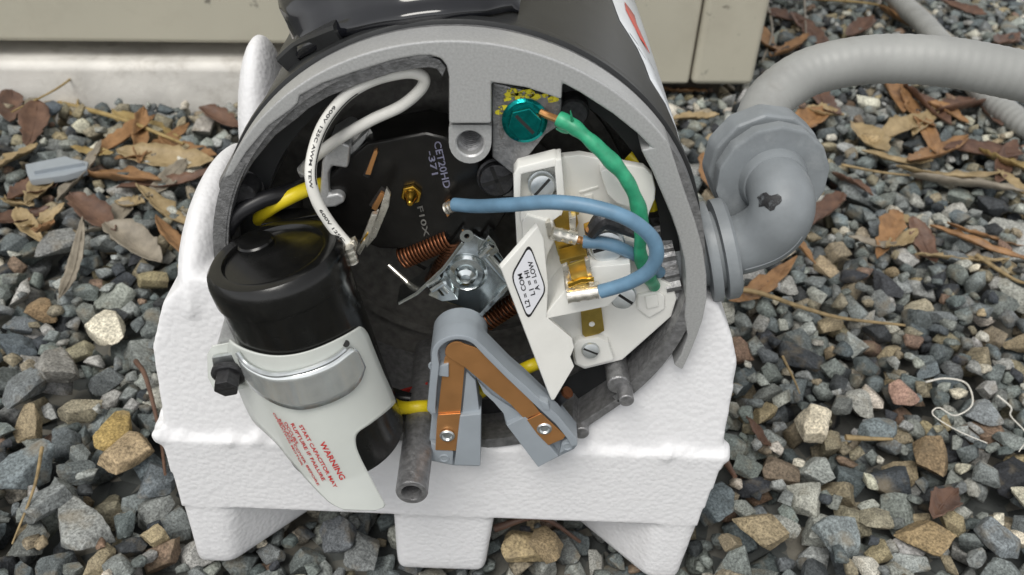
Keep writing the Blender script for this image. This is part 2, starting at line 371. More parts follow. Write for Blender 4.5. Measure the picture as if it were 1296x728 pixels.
def make_proto(seed):
    """angular crushed stone: a random convex polyhedron with chipped edges"""
    r = np.random.default_rng(seed)
    npl = int(r.integers(6, 12))
    nrm = r.normal(size=(npl, 3)); nrm /= np.linalg.norm(nrm, axis=1)[:, None]
    box = np.concatenate([np.eye(3), -np.eye(3)]) + r.normal(size=(6, 3))*.22; box /= np.linalg.norm(box, axis=1)[:, None]
    nrm = np.concatenate([nrm, box])
    ax = np.array([1.0, r.uniform(.62, .95), r.uniform(.48, .78)])
    dist = np.concatenate([r.uniform(.72, 1.0, npl), r.uniform(.72, .92, 6)])
    n2 = nrm/ax; ln = np.linalg.norm(n2, axis=1); n2 /= ln[:, None]; d2 = dist/ln
    # corners of the polyhedron
    pts = []; m = len(n2)
    for i in range(m):
        for j in range(i+1, m):
            for k in range(j+1, m):
                A = np.stack([n2[i], n2[j], n2[k]])
                if abs(np.linalg.det(A)) < .03: continue
                p = np.linalg.solve(A, np.array([d2[i], d2[j], d2[k]]))
                if (n2@p <= d2+1e-6).all(): pts.append(p)
    def hull():
        b = bmesh.new()
        for p in pts: b.verts.new(p)
        bmesh.ops.remove_doubles(b, verts=b.verts[:], dist=.03)
        res = bmesh.ops.convex_hull(b, input=b.verts[:])
        bmesh.ops.delete(b, geom=[v for v in b.verts if not v.link_faces], context='VERTS')
        bmesh.ops.dissolve_limit(b, angle_limit=R_(4), verts=b.verts[:], edges=b.edges[:])
        return b
    def finish(b, amp):
        off = Vector((seed*7.1, 0, 0))
        for v in b.verts:
            q = v.co*2.3 + off
            v.co *= 1 + amp*(noise.noise(q) + .55*noise.noise(q*2.6) + .3*noise.noise(q*6))
        b.normal_update()
        for f in b.faces: f.smooth = True
        for e in b.edges:
            if len(e.link_faces) == 2 and e.calc_face_angle(0) > R_(30): e.smooth = False
        me = bpy.data.meshes.new('stone'); b.to_mesh(me); b.free(); return me
    b = hull(); bmesh.ops.bevel(b, geom=b.edges[:], offset=.05, segments=1, affect='EDGES', profile=.5, clamp_overlap=True)
    bmesh.ops.triangulate(b, faces=b.faces[:]); lo = finish(b, .04)
    b = hull(); bmesh.ops.bevel(b, geom=b.edges[:], offset=.06, segments=2, affect='EDGES', profile=.5, clamp_overlap=True)
    bmesh.ops.triangulate(b, faces=b.faces[:])
    for _ in range(3):
        es = [e for e in b.edges if e.calc_length() > .24]
        if es: bmesh.ops.subdivide_edges(b, edges=es, cuts=1, use_grid_fill=False); bmesh.ops.triangulate(b, faces=b.faces[:])
    hi = finish(b, .055)
    for v in hi.vertices: v.co *= .01
    return hi, lo, n2, d2
NP = 34
protos = []
for k in range(NP):
    hi, lo, n2, d2 = make_proto(100+k)
    hi.materials.append(M_STONE)
    lv = np.array([v.co for v in lo.vertices]); lf = np.array([p.vertices for p in lo.polygons]); protos.append((hi, lv, lf, n2, d2))
    bpy.data.meshes.remove(lo)
print('stone tris', [len(p[0].polygons) for p in protos][:6], [len(p[2]) for p in protos][:6])

cell = .002
nx = int((gx1-gx0)/cell); ny = int((gy1-gy0)/cell)
BLOCK = np.zeros((nx, ny), bool); HF = np.full((nx, ny), -.014); IDG = np.full((nx, ny), -1, np.int32)
def zcap(x, y):
    # keep clear of the foam block and slab footprints
    if -.112 < x < .104 and -.030 < y <= -.012: return -.001
    if -.112 < x < .104 and -.012 < y < .20:
        arch = (-.050 < x < -.034) or (.024 < x < .040) or y > .065
        return .001 if arch else -.0003
    if y > .372 + .11*(x+.345) and x < .02: return -.012
    if y > .44 + .11*(x-.1) and x < .222: return .004
    return .013
STONES = []
PAL = [((.170, .188, .182), .33), ((.108, .125, .128), .17), ((.042, .047, .052), .08), ((.31, .32, .30), .15), ((.24, .21, .150), .09),
       ((.31, .255, .16), .04), ((.19, .13, .095), .03), ((.52, .49, .41), .04)]
pcol = np.array([c for c, _ in PAL]); pw = np.array([w for _, w in PAL]); pw /= pw.sum()
def drop(x, y, s, col, k=None, tilt=.45, flat=False, commit=True, cap=True):
    k = int(rng.integers(NP)) if k is None else k
    hi, lv, lf, n2, d2 = protos[k]
    rot = (Matrix.Rotation(rng.uniform(0, 6.283), 3, 'Z') @ Matrix.Rotation(rng.normal()*tilt, 3, 'X') @ Matrix.Rotation(rng.normal()*tilt, 3, 'Y'))
    A = np.array(rot); n3 = n2@A.T; d3 = d2*s
    i0 = int((x-s-gx0)/cell); i1 = int((x+s-gx0)/cell)+2; j0 = int((y-s-gy0)/cell); j1 = int((y+s-gy0)/cell)+2
    if i0 < 0 or j0 < 0 or i1 > nx or j1 > ny: return None
    X = gx0 + (np.arange(i0, i1)+.5)*cell - x; Y = gy0 + (np.arange(j0, j1)+.5)*cell - y
    XX, YY = np.meshgrid(X, Y, indexing='ij')
    up = np.full(XX.shape, 9.0); lo = np.full(XX.shape, -9.0)
    for n, d in zip(n3, d3):
        if n[2] > .02: up = np.minimum(up, (d-n[0]*XX-n[1]*YY)/n[2])
        elif n[2] < -.02: lo = np.maximum(lo, (d-n[0]*XX-n[1]*YY)/n[2])
    ins = up > lo
    if not ins.any(): return None
    if cap and (BLOCK[i0:i1, j0:j1] & ins).any(): return None
    Hs = HF[i0:i1, j0:j1]
    z = (Hs-lo)[ins]
    z = np.partition(z, -max(1, int(len(z)*.07)))[-max(1, int(len(z)*.07))]      # may bed in a little
    top = z + up[ins].max()
    if cap and top > zcap(x, y): return None
    if not commit: return top
    new = ins & (z+up > Hs)
    Hs[new] = (z+up)[new]; IDG[i0:i1, j0:j1][new] = len(STONES)
    STONES.append((k, (x, y, z), rot, s, col)); return len(STONES)-1
def rand_col(x):
    c = pcol[rng.choice(len(pcol), p=pw)]
    return c*rng.uniform(.82, 1.22)*np.array([rng.uniform(.95, 1.05), 1, rng.uniform(.94, 1.06)])
def wanted(x, y):
    if y > .405+.11*(x+.345) and x < .02: return False
    if y > .50+.11*(x-.1) and x < .2: return False
    if -.08 < x < .07 and .10 < y < .17: return False
    q = px_of((x, y, 0))
    return q[2] > .05 and -190 < q[0] < 1480 and -70 < q[1] < 900
# the stones one can pick out in the photograph
SPECIAL = [((135, 422), .0155, (.62, .58, .47)), ((1025, 553), .0165, (.60, .54, .42)), ((148, 572), .0135, (.36, .26, .10)), ((165, 600), .0155, (.34, .26, .16)),
           ((52, 392), .0115, (.27, .19, .11)), ((1176, 580), .0155, (.20, .145, .085)), ((1276, 612), .0140, (.02, .022, .026)), ((1128, 605), .0155, (.05, .058, .066)),
           ((985, 600), .0140, (.16, .125, .09)), ((1133, 512), .0105, (.36, .23, .18)), ((960, 690), .0145, (.27, .22, .14)), ((1170, 692), .0145, (.27, .20, .11)),
           ((30, 610), .0185, (.15, .175, .185)), ((40, 510), .016, (.16, .175, .18)), ((80, 490), .017, (.22, .215, .20)), ((25, 440), .0135, (.10, .12, .135)),
           ((662, 692), .0155, (.33, .26, .15)), ((110, 680), .016, (.26, .27, .26)), ((60, 655), .015, (.2, .215, .215)), ((205, 620), .0125, (.10, .115, .125)),
           ((1240, 530), .012, (.22, .24, .25)), ((1110, 555), .0135, (.16, .19, .20)), ((1060, 690), .014, (.22, .25, .255)), ((905, 640), .014, (.12, .145, .155)),
           ((1255, 690), .0135, (.17, .19, .20)), ((1040, 350), .010, (.33, .26, .17)), ((1165, 385), .0125, (.38, .34, .25)), ((80, 330), .0165, (.20, .205, .20)),
           ((455, 690), .013, (.16, .17, .17)), ((430, 680), .012, (.13, .14, .15)), ((690, 700), .011, (.26, .2, .12)), ((100, 125), .011, (.11, .13, .15)),
           ((260, 165), .013, (.33, .31, .28)), ((240, 130), .0125, (.21, .215, .215)), ((65, 150), .012, (.10, .12, .14)), ((160, 245), .013, (.30, .30, .285)),
           ((1230, 300), .0105, (.29, .29, .27)), ((1060, 285), .0105, (.18, .22, .23)), ((1100, 190), .0105, (.36, .27, .15))]
def place_special():
  for (q, s, c) in SPECIAL:
      s *= .68
      g = PG(*q, .004)
      best = None
      for _ in range(14):
          st = rng.bit_generator.state; t = drop(g.x, g.y, s, c, commit=False, cap=False, tilt=.25)
          if t is not None and (best is None or t < best[0]): best = (t, st)
      if best and best[0] < .040:
          rng.bit_generator.state = best[1]; n_ = drop(g.x, g.y, s, np.array(c), cap=False, tilt=.25); BLOCK[IDG == n_] = True
NST = 18500
for i in range(NST):
    if i == 7000: place_special()
    best = None
    for _ in range(9):
        x = rng.uniform(gx0+.03, gx1-.03); y = rng.uniform(gy0+.03, gy1-.03)
        if not wanted(x, y): continue
        h = HF[int((x-gx0)/cell)-3:int((x-gx0)/cell)+4, int((y-gy0)/cell)-3:int((y-gy0)/cell)+4].mean()
        if best is None or h < best[0]: best = (h, x, y)
    if best is None: continue
    s = float(np.clip(rng.lognormal(math.log(.0068), .36), .0032, .0145))
    if i < 3500: s = min(s, .0085)
    drop(best[1], best[2], s, rand_col(best[1]))
# the same gravel carries on past the edges of the view
for i in range(5200):
    best = None
    for _ in range(6):
        x = rng.uniform(gx0+.02, gx1-.02); y = rng.uniform(gy0+.02, gy1-.02)
        if wanted(x, y) or (y > .40+.11*(x+.345) and x < .2): continue
        if -.08 < x < .07 and .10 < y < .17: continue
        h = HF[int((x-gx0)/cell)-3:int((x-gx0)/cell)+4, int((y-gy0)/cell)-3:int((y-gy0)/cell)+4].mean()
        if best is None or h < best[0]: best = (h, x, y)
    if best is not None: drop(best[1], best[2], float(np.clip(rng.lognormal(math.log(.0085), .3), .004, .0145)), rand_col(best[1]))
# grit in the gaps
for i in range(5200):
    best = None
    for _ in range(10):
        x = rng.uniform(gx0+.03, gx1-.03); y = rng.uniform(gy0+.03, gy1-.03)
        if not wanted(x, y): continue
        h = HF[int((x-gx0)/cell)-1:int((x-gx0)/cell)+2, int((y-gy0)/cell)-1:int((y-gy0)/cell)+2].mean()
        if best is None or h < best[0]: best = (h, x, y)
    if best is not None: drop(best[1], best[2], float(rng.uniform(.0022, .0046)), rand_col(best[1]))
# rank by what the photograph shows of them
ids, cnt = np.unique(IDG, return_counts=True); score = np.zeros(len(STONES))
def hidden_px(px, py):
    if py < 40 or px < -30 or px > W+30 or py > H+40: return True
    if 285 < px < 880 and py < 600: return True
    if 205 < px < 900 and 420 < py < 640: return True
    return False
for i, c in zip(ids, cnt):
    if i < 0: continue
    px, py, z = px_of(STONES[i][1])
    if not hidden_px(px, py): score[i] = c/z**2.2
idset = {int(i) for i, c in zip(ids, cnt) if c > 3}
order = np.argsort(-score); top = set(order[:300].tolist())
AV, AF, AC = [], [], []; base = 0
for i, (k, loc, rot, s, col) in enumerate(STONES):
    hi, lv, lf, n2, d2 = protos[k]
    if i in top:
        o = bpy.data.objects.new('stone', hi); COL.objects.link(o)
        o.matrix_world = Matrix.Translation(loc) @ rot.to_4x4() @ Matrix.Scale(s/.01, 4); o.color = (*[float(c) for c in col], 1)
        o.parent = ground
    elif i in idset:
        A = np.array(rot)
        AV.append(lv@A.T*s + np.array(loc)); AF.append(lf+base); base += len(lv)
        AC.append(np.repeat(np.array([[*col, 1.0]]), len(lf)*3, 0))
AV = np.concatenate(AV); AF = np.concatenate(AF); AC = np.concatenate(AC).astype(np.float32)
me = bpy.data.meshes.new('gravel'); me.vertices.add(len(AV)); me.vertices.foreach_set('co', AV.astype(np.float32).ravel())
me.loops.add(len(AF)*3); me.loops.foreach_set('vertex_index', AF.astype(np.int32).ravel())
me.polygons.add(len(AF)); me.polygons.foreach_set('loop_start', (np.arange(len(AF))*3).astype(np.int32)); me.polygons.foreach_set('loop_total', np.full(len(AF), 3, np.int32))
me.update(calc_edges=True)
at = me.color_attributes.new('stone_colour', 'FLOAT_COLOR', 'CORNER'); at.data.foreach_set('color', AC.ravel())
gravel = link_obj('gravel', me, M_STONES, ground); tag(gravel, kind='stuff')
print('stones', len(STONES), 'gravel tris', len(AF))
def ground_z(x, y, r=.004):
    i = int((x-gx0)/cell); j = int((y-gy0)/cell); k = max(1, int(r/cell))
    a = HF[max(0, i-k):i+k+1, max(0, j-k):j+k+1]
    return float(a.max()) if a.size else 0.0

# ================================================================== SETTING: cabinet on its slab
S_DIR = Vector((1, .115, 0)).normalized(); S_N = Vector((.115, -1, 0)).normalized()
def SL(t, off, z): return Vector((-.345, .386, 0)) + S_DIR*t - S_N*off + Vector((0, 0, z))
slab_bm = bmesh.new()
add_prism(slab_bm, [SL(-.7, 0, -.03), SL(.375, 0, -.03), SL(.375, .6, -.03), SL(-.7, .6, -.03)], Vector((0, 0, .062)))
bmesh.ops.recalc_face_normals(slab_bm, faces=slab_bm.faces[:]); bevel(slab_bm, .006, 3)
slab = obj('concrete_slab', slab_bm, M_SLAB, None); tag(slab, 'white painted concrete slab under the beige cabinet', 'slab')
cab = root('equipment_cabinet', SL(.28, .3, .036), 'beige painted steel cabinet standing on the white slab', 'cabinet')
def box_pts(t0, t1, o0, o1, z): return [SL(t0, o0, z), SL(t1, o0, z), SL(t1, o1, z), SL(t0, o1, z)]
bm = bmesh.new(); add_prism(bm, box_pts(-.7, .345, .008, .5, .044), Vector((0, 0, .7))); bmesh.ops.recalc_face_normals(bm, faces=bm.faces[:]); bevel(bm, .004, 3)
obj('front_panel', bm, M_CAB, cab)
bm = bmesh.new(); add_prism(bm, box_pts(-.68, .34, .05, .47, .031), Vector((0, 0, .02))); obj('base_frame', bm, M_SEAM, cab)
bm = bmesh.new(); add_prism(bm, box_pts(.3475, .505, .004, .5, .0165), Vector((0, 0, .725))); bmesh.ops.recalc_face_normals(bm, faces=bm.faces[:]); bevel(bm, .003, 3)
obj('side_panel', bm, M_CAB, cab)
bm = bmesh.new(); add_prism(bm, box_pts(.5065, .556, .002, .5, .0165), Vector((0, 0, .725))); bmesh.ops.recalc_face_normals(bm, faces=bm.faces[:]); bevel(bm, .005, 3)
obj('corner_panel', bm, M_CAB, cab)
bm = bmesh.new(); add_prism(bm, box_pts(.503, .5085, .007, .49, .02), Vector((0, 0, .7))); obj('seam', bm, M_SEAM, cab)
bm = bmesh.new(); add_prism(bm, box_pts(.36, .54, .03, .48, -.02), Vector((0, 0, .05))); obj('base_frame', bm, M_SEAM, cab)

# ================================================================== polystyrene block
Z0 = OZ
def xz(x, z, y=0.0): return Vector((x/1000, y, OZ + z/1000))
foam = bmesh.new()
# lower slab with the moulded ledge
add_prism(foam, [xz(-100, -72), xz(-98, -105.5), xz(88, -105.5), xz(92, -70)], Vector((0, .175, 0)))
# raised cradle
arc = [(74.2*math.cos(a), 74.2*math.sin(a)) for a in [R_(189 + k*(352-189)/36) for k in range(37)]]
up_ = [(-99, -74), (-98.5, -38), (-93, -21), (-83, -11)] + arc + [(80, -12), (86.5, -24), (90, -34), (91, -74)]
n = len(up_)
fa = [foam.verts.new(xz(x, z, .0018 + .007*max(0, (z+74)/60))) for x, z in up_]; fb = [foam.verts.new(xz(x, z, .172)) for x, z in up_]
foam.faces.new(fa); foam.faces.new(fb[::-1])
for i in range(n): foam.faces.new((fa[i], fb[i], fb[(i+1) % n], fa[(i+1) % n]))
# ragged bead line along the ledge
for k in range(90):
    t = rng.uniform(0, 1); c = xz(-100+t*191, -72+t*1.5, .0015) + Vector((0, rng.uniform(-.0005, .0035), rng.uniform(-.0012, .0012)))
    if -16 < (c.x*1000+14) < 16 and False: continue
    bmesh.ops.create_icosphere(foam, subdivisions=1, radius=rng.uniform(.0016, .0030), matrix=Matrix.Translation(c))
for sx, ex in ((-100, -1), (91, 1)):
    for k in range(26):
        c = xz(sx + ex*.8, -72, 0) + Vector((0, rng.uniform(0, .05), rng.uniform(-.0015, .0015)))
        bmesh.ops.create_icosphere(foam, subdivisions=1, radius=rng.uniform(.0016, .0032), matrix=Matrix.Translation(c))
# legs
def leg(front, back, y0, y1, z0=-138.5, z1=-102, t=1.0):
    pts = []
    (a, b), (c, d) = front, back
    lo = [Vector((a/1000, y0, OZ+z0/1000)), Vector((b/1000, y0, OZ+z0/1000)), Vector((d/1000, y1, OZ+z0/1000)), Vector((c/1000, y1, OZ+z0/1000))]
    hi = [Vector((a/1000-.001*t, y0, OZ+z1/1000)), Vector((b/1000+.003*t, y0, OZ+z1/1000)), Vector((d/1000+.003*t, y1, OZ+z1/1000)), Vector((c/1000-.001*t, y1, OZ+z1/1000))]
    b2 = bmesh.new(); vl = [b2.verts.new(p) for p in lo]; vh = [b2.verts.new(p) for p in hi]
    b2.faces.new(vl[::-1]); b2.faces.new(vh)
    for i in range(4): b2.faces.new((vl[i], vl[(i+1) % 4], vh[(i+1) % 4], vh[i]))
    bmesh.ops.recalc_face_normals(b2, faces=b2.faces[:])
    bmesh.ops.bevel(b2, geom=[e for e in b2.edges if not all(v.co.z > OZ-.11 for v in e.verts)], offset=.0035, segments=4, affect='EDGES', profile=.5)
    merge(foam, b2)
def px0(p, q): v = P(p, q, 0.0); return v.x*1000, (v.z-OZ)*1000
leg((-97.5, -84), (-97, -47), .0003, .040); leg((-97, -60), (-97, -60), .12, .17)
leg((-22, 12), (-20, 10), .0006, .04); leg((-22, 12), (-22, 12), .13, .17)
leg((74, 86), (36, 86), .0003, .040); leg((50, 85), (50, 85), .12, .17)
# rounded upright humps of the packing along the left side
for (cx, cy, cz, rx, ry, rz) in ((-84, .052, -22, 10, .046, 27), (-84, .118, -20, 10, .024, 45), (-88, .150, -40, 12, .02, 40)):
    bmesh.ops.create_uvsphere(foam, u_segments=24, v_segments=16, radius=1, matrix=Matrix.Translation((cx/1000, cy, OZ+cz/1000)) @ Matrix.Diagonal((rx/1000, ry, rz/1000, 1)))
block = obj('polystyrene_block', foam, M_FOAM, None, True, 180)
rm = block.modifiers.new('fuse', 'REMESH'); rm.mode = 'VOXEL'; rm.voxel_size = .0011; rm.use_smooth_shade = True
sm = block.modifiers.new('round', 'SMOOTH'); sm.factor = .5; sm.iterations = 5
tag(block, 'white polystyrene packing block on the gravel carrying the motor', 'packing block')

# ================================================================== ELECTRIC MOTOR
motor = root('electric_motor', (0, .09, OZ-.0735), 'dark grey electric motor with its wiring end opened, lying on the white foam block', 'motor')
RO = .0715
def cyl_hit(px, py, R=.0715):
    d = ray(px, py); o = CAM - np.array([0, 0, OZ])
    a = d[0]**2+d[2]**2; b = 2*(o[0]*d[0]+o[2]*d[2]); c = o[0]**2+o[2]**2-R*R; D = b*b-4*a*c
    if D < 0: return None
    t = (-b-math.sqrt(D))/2/a; p = o+d*t; return math.atan2(p[2], p[0]), p[1]
def on_cyl(th, y, R): return Vector((R*math.cos(th), y, OZ+R*math.sin(th)))
# shell
bm = bmesh.new(); add_lathe(bm, (0, 0, OZ), (0, 1, 0), [(.060, .0125), (.0705, .0125), (.0722, .0135), (.0724, .016), (.0716, .0185), (.0716, .24), (.068, .246), (0, .246)], 128)
shell = obj('motor_shell', bm, M_SHELL, motor)
# sticker on the shell
def cyl_patch(name, left_px, th_right, m, off, th_of=None, parent=shell):
    bm = bmesh.new(); rows = []
    for q in left_px:
        h = cyl_hit(*q)
        if h is None: continue
        th0, y = h; t1 = th_right(th0, y); rows.append([bm.verts.new(on_cyl(th0+(t1-th0)*k/8, y, .0716+off)) for k in range(9)])
    for a, b in zip(rows, rows[1:]):
        for k in range(8): bm.faces.new((a[k], a[k+1], b[k+1], b[k]))
    o = obj(name, bm, m, parent)
    s = o.modifiers.new('thick', 'SOLIDIFY'); s.thickness = .00015; s.offset = 1
    return o
cyl_patch('sticker', [(765, -60), (769, -30), (774, 0), (779, 14), (784, 27), (795, 44), (806, 62), (815, 82), (822, 101)], lambda t, y: R_(-20), M_STICK, .00012)
cyl_patch('sticker_print', [(789, 4), (791, 14), (797, 26), (804, 40), (809, 50)], lambda t, y: t-R_(5), M_STICKR, .0004)
# glossy cover on top of the shell
_h = sorted(h for h in (cyl_hit(*q, R=.0728) for q in ((382, 64), (409, 53), (451, 39), (507, 28), (562, 21), (618, 17), (648, 11))) if h)
CT = [h[0] for h in _h]; CY_ = [h[1] for h in _h]; print('cover', [(round(math.degrees(a)), round(b*1000)) for a, b in _h])
def cover():
    bm = bmesh.new(); n = 30; th0, th1 = R_(79.5), R_(131)
    rows = []
    for i in range(n+1):
        t = i/n; th = th0 + (th1-th0)*t; e = min(t, 1-t)
        yf = float(np.interp(th, CT, CY_)) - .004*max(0, min(1, (math.degrees(th)-118)/10))
        hgt = 1.0 if e > .03 else .55+.45*e/.03
        prof = [(yf, .0000), (yf-.0004, .0012), (yf+.0002, .0026), (yf+.0025, .0034), (yf+.0045, .0052), (yf+.0065, .0085), (yf+.0095, .0125), (yf+.016, .0155), (yf+.03, .0165), (.22, .0168)]
        rows.append([bm.verts.new(on_cyl(th, y, .0715 + .0006 + h*hgt)) for y, h in prof])
    for a, b in zip(rows, rows[1:]):
        for k in range(len(a)-1): bm.faces.new((a[k], a[k+1], b[k+1], b[k]))
    for row, th in ((rows[0], th0), (rows[-1], th1)):
        bot = [bm.verts.new(on_cyl(th, v.co.y, .0712)) for v in row]
        for k in range(len(row)-1): bm.faces.new((row[k], row[k+1], bot[k+1], bot[k]))
    o = obj('top_cover', bm, M_GLOSS, motor, True, 50); return o
cover()
bm = bmesh.new(); rows = []
for i in range(14):
    th = R_(118+i*1.35); yf = float(np.interp(th, CT, CY_))-.0028
    rows.append([bm.verts.new(on_cyl(th, y, r)) for y, r in ((yf, .0715), (yf, .0755), (yf+.0012, .0763), (.2, .0763), (.2, .0715))])
for a, b in zip(rows, rows[1:]):
    for k in range(5): bm.faces.new((a[k], a[(k+1) % 5], b[(k+1) % 5], b[k]))
bm.faces.new(rows[0]); bm.faces.new(rows[-1][::-1])
obj('cover_base_plate', bm, M_SHELL, motor, True, 30)

# end bell: wall with a cut-away lower right and lower left
def yfront(th):
    d = math.degrees(th) % 360
    if 195 < d < 247: return .014                 # room for the capacitor
    if 305 < d < 317: return .017 + .003*math.sin((d-305)/12*math.pi*2)
    return .0
bm = bmesh.new(); NT = 240; ro, ri = .0712, .0672; rings = []
for i in range(NT):
    th = 2*math.pi*i/NT; y0 = yfront(th) + .0006; rings.append([bm.verts.new(on_cyl(th, y, r)) for y, r in ((y0, ro), (.0115, ro) if y0 < .0115 else (y0+.0005, ro), (.05, ro-.004), (.05, ri-.002), (y0, ri))])
for i in range(NT):
    a, b = rings[i], rings[(i+1) % NT]
    for k in range(5): bm.faces.new((a[k], a[(k+1) % 5], b[(k+1) % 5], b[k]))
bell = obj('end_bell', bm, M_CAST, motor, True, 28)
bm = bmesh.new(); add_lathe(bm, (0, .040, OZ), (0, 1, 0), [(0, 0), (.066, 0), (.066, .004), (0, .004)], 64)
for r0, r1, yy in ((.028, .034, -.002), (.050, .053, -.003)): add_lathe(bm, (0, .040, OZ), (0, 1, 0), [(r0, .001), (r0, yy), (r1, yy), (r1, .001)], 64)
obj('end_bell_floor', bm, M_INNER, bell)
# machined front face, traced
INNER = [(294, 222), (312, 193), (340, 160), (369, 139), (377, 131), (379, 122), (409, 106), (452, 91), (497, 77), (530, 71), (545, 71), (558, 75), (565, 84), (568, 98), (568, 157),
         (622, 157), (622, 105), (667, 112), (711, 127), (712, 106), (736, 119), (776, 145), (806, 169), (824, 187), (811, 190), (826, 218), (838, 246), (850, 275), (859, 301), (866, 330), (868, 352), (868, 375), (866, 400), (870, 425), (862, 448), (853, 463)]
A0 = math.atan2(P(*INNER[0], 0).z-OZ, P(*INNER[0], 0).x) + R_(2); A1 = math.atan2(P(*INNER[-1], 0).z-OZ, P(*INNER[-1], 0).x)
ROUT = [(864, 469), (875, 445), (883, 425), (890, 405), (895, 378), (894.5, 350), (890, 316), (880, 280), (864, 234)]
A1 = math.atan2(P(842, 186, 0).z-OZ, P(842, 186, 0).x)
outer = [P(*q, 0) for q in ROUT] + [on_cyl(A1 + (A0-A1)*k/70, 0, RO) for k in range(71)]
bm = bmesh.new(); add_prism(bm, [P(*q, 0) for q in INNER] + outer, Vector((0, .011, 0)))
bmesh.ops.recalc_face_normals(bm, faces=bm.faces[:]); bevel(bm, .0008, 2, 35)
obj('bell_face', bm, M_RIM, bell, True, 30)
so = [(300, 217), (312, 195), (340, 161), (371, 139), (380, 125), (409, 107), (452, 92), (497, 78), (530, 72), (545, 72), (557, 76), (565, 86)]
si = [(308, 226), (320, 206), (348, 172), (379, 148), (390, 138), (415, 123), (455, 107), (497, 93), (528, 87), (543, 86), (553, 88), (560, 98)]
def strip_px(outer, inner, y0, depth, bv=.0004):
    bm = bmesh.new(); dv = Vector((0, depth, 0))
    A = [P(*q, y0) for q in outer]; B = [P(*q, y0) for q in inner]; rows = [[bm.verts.new(p) for p in (a, b, b+dv, a+dv)] for a, b in zip(A, B)]
    for r0, r1 in zip(rows, rows[1:]):
        for k in range(4): bm.faces.new((r0[k], r0[(k+1) % 4], r1[(k+1) % 4], r1[k]))
    bm.faces.new(rows[0]); bm.faces.new(rows[-1][::-1]); bmesh.ops.recalc_face_normals(bm, faces=bm.faces[:])
    if bv: bevel(bm, bv, 2, 45)
    return bm
obj('bell_step', strip_px(so, si, .0030, .010), M_CAST, bell)
# left thin rim continuing down to the capacitor
bm = bmesh.new(); aa = [R_(150 + k*(194-150)/16) for k in range(17)]
add_prism(bm, [on_cyl(a, .0003, RO-.00005) for a in aa] + [on_cyl(a, .0003, RO-.0036) for a in aa[::-1]], Vector((0, .012, 0)))
obj('bell_rim', bm, M_CAST, bell)
# post with threaded boss
def boss_plate(name, poly_px, hole_px, hr, y0, depth, m, parent, hole_m=M_INNER):
    c = P(*hole_px, y0); pts = [P(*q, y0) for q in poly_px]
    # resample outer by angle
    ang = lambda v: math.atan2(v.z-c.z, v.x-c.x)
    N = 48; outer = []
    for k in range(N):
        t = 2*math.pi*k/N; d = Vector((math.cos(t), 0, math.sin(t))); best = 0
        for i in range(len(pts)):
            a, b = pts[i]-c, pts[(i+1) % len(pts)]-c; e = b-a
            den = d.x*e.z-d.z*e.x
            if abs(den) < 1e-12: continue
            s = (a.x*e.z-a.z*e.x)/den; u = (a.x*d.z-a.z*d.x)/den
            if s > 0 and -1e-6 <= u <= 1+1e-6: best = max(best, s)
        outer.append(c + d*best)
    bm = bmesh.new(); dv = Vector((0, depth, 0))
    of = [bm.verts.new(p) for p in outer]; ob = [bm.verts.new(p+dv) for p in outer]
    inn = [c + Vector((math.cos(2*math.pi*k/N), 0, math.sin(2*math.pi*k/N)))*hr for k in range(N)]
    ch = [bm.verts.new(c+(p-c)*1.12) for p in inn]
    jf = [bm.verts.new(p+Vector((0, .0005, 0))) for p in inn]; jb = [bm.verts.new(p+dv) for p in inn]
    for k in range(N):
        q = (k+1) % N
        bm.faces.new((of[k], of[q], ch[q], ch[k])); bm.faces.new((ch[k], ch[q], jf[q], jf[k])); bm.faces.new((jf[k], jf[q], jb[q], jb[k])); bm.faces.new((of[k], ob[k], ob[q], of[q])); bm.faces.new((ob[k], jb[k], jb[q], ob[q]))
    return obj(name, bm, m, parent, True, 40)
arcp = [(595 + 27*math.cos(R_(a)), 180 + 27*math.sin(R_(a))) for a in range(0, 181, 15)]
boss = boss_plate('threaded_boss', [(622, 158.5)] + arcp + [(568, 158.5)], (595, 182), .0036, .0022, .028, M_RIM, bell)
c = P(595, 182, .0022)
bm = bmesh.new()
for k in range(12): add_lathe(bm, c+Vector((0, .003+k*.0012, 0)), (0, 1, 0), [(.0036, 0), (.0029, .0004), (.0029, .0006), (.0036, .0010)], 32)
obj('thread', bm, M_CAST, boss)
# ground terminal plate with green screw
gp = prism_px([(622.5, 104), (712, 126), (708, 160), (690, 172), (668, 200), (650, 222), (622.5, 200)], .0052, .02, .0008)
gplate = obj('ground_plate', gp, M_CAST, bell)
c = P(664, 152, .0049)
gs = screw_slot('ground_screw', c, (0, -1, .12), .005, M_TEAL, motor, -.75, .0030, hexr=.0047, flange=.0061)
text_obj('stamped_letters', 'GRD', lambda u, v: P(632 + 5*v*-1 + 5, 170 - u*42 + 6, .0050), M_INNER, gplate)
for (px, py, s, k) in ((648, 118, 9, 1), (657, 122, 8, 2), (668, 119, 9, 3), (642, 126, 5, 4), (676, 123, 7, 5), (638, 137, 6, 6), (632, 143, 5, 7), (700, 126, 6, 8), (690, 121, 4, 9)):
    bm = bmesh.new(); vs_ = []
    for j in range(11):
        a = 2*math.pi*j/11; rr = s*(.8+.5*noise.noise(Vector((j*.9, k*3.1, 0))))
        vs_.append(P(px + rr*1.3*math.cos(a), py + rr*.8*math.sin(a), .00505))
    add_prism(bm, vs_, Vector((0, .0003, 0))); obj('yellow_paint_mark', bm, M_YPAINT, gplate, False)
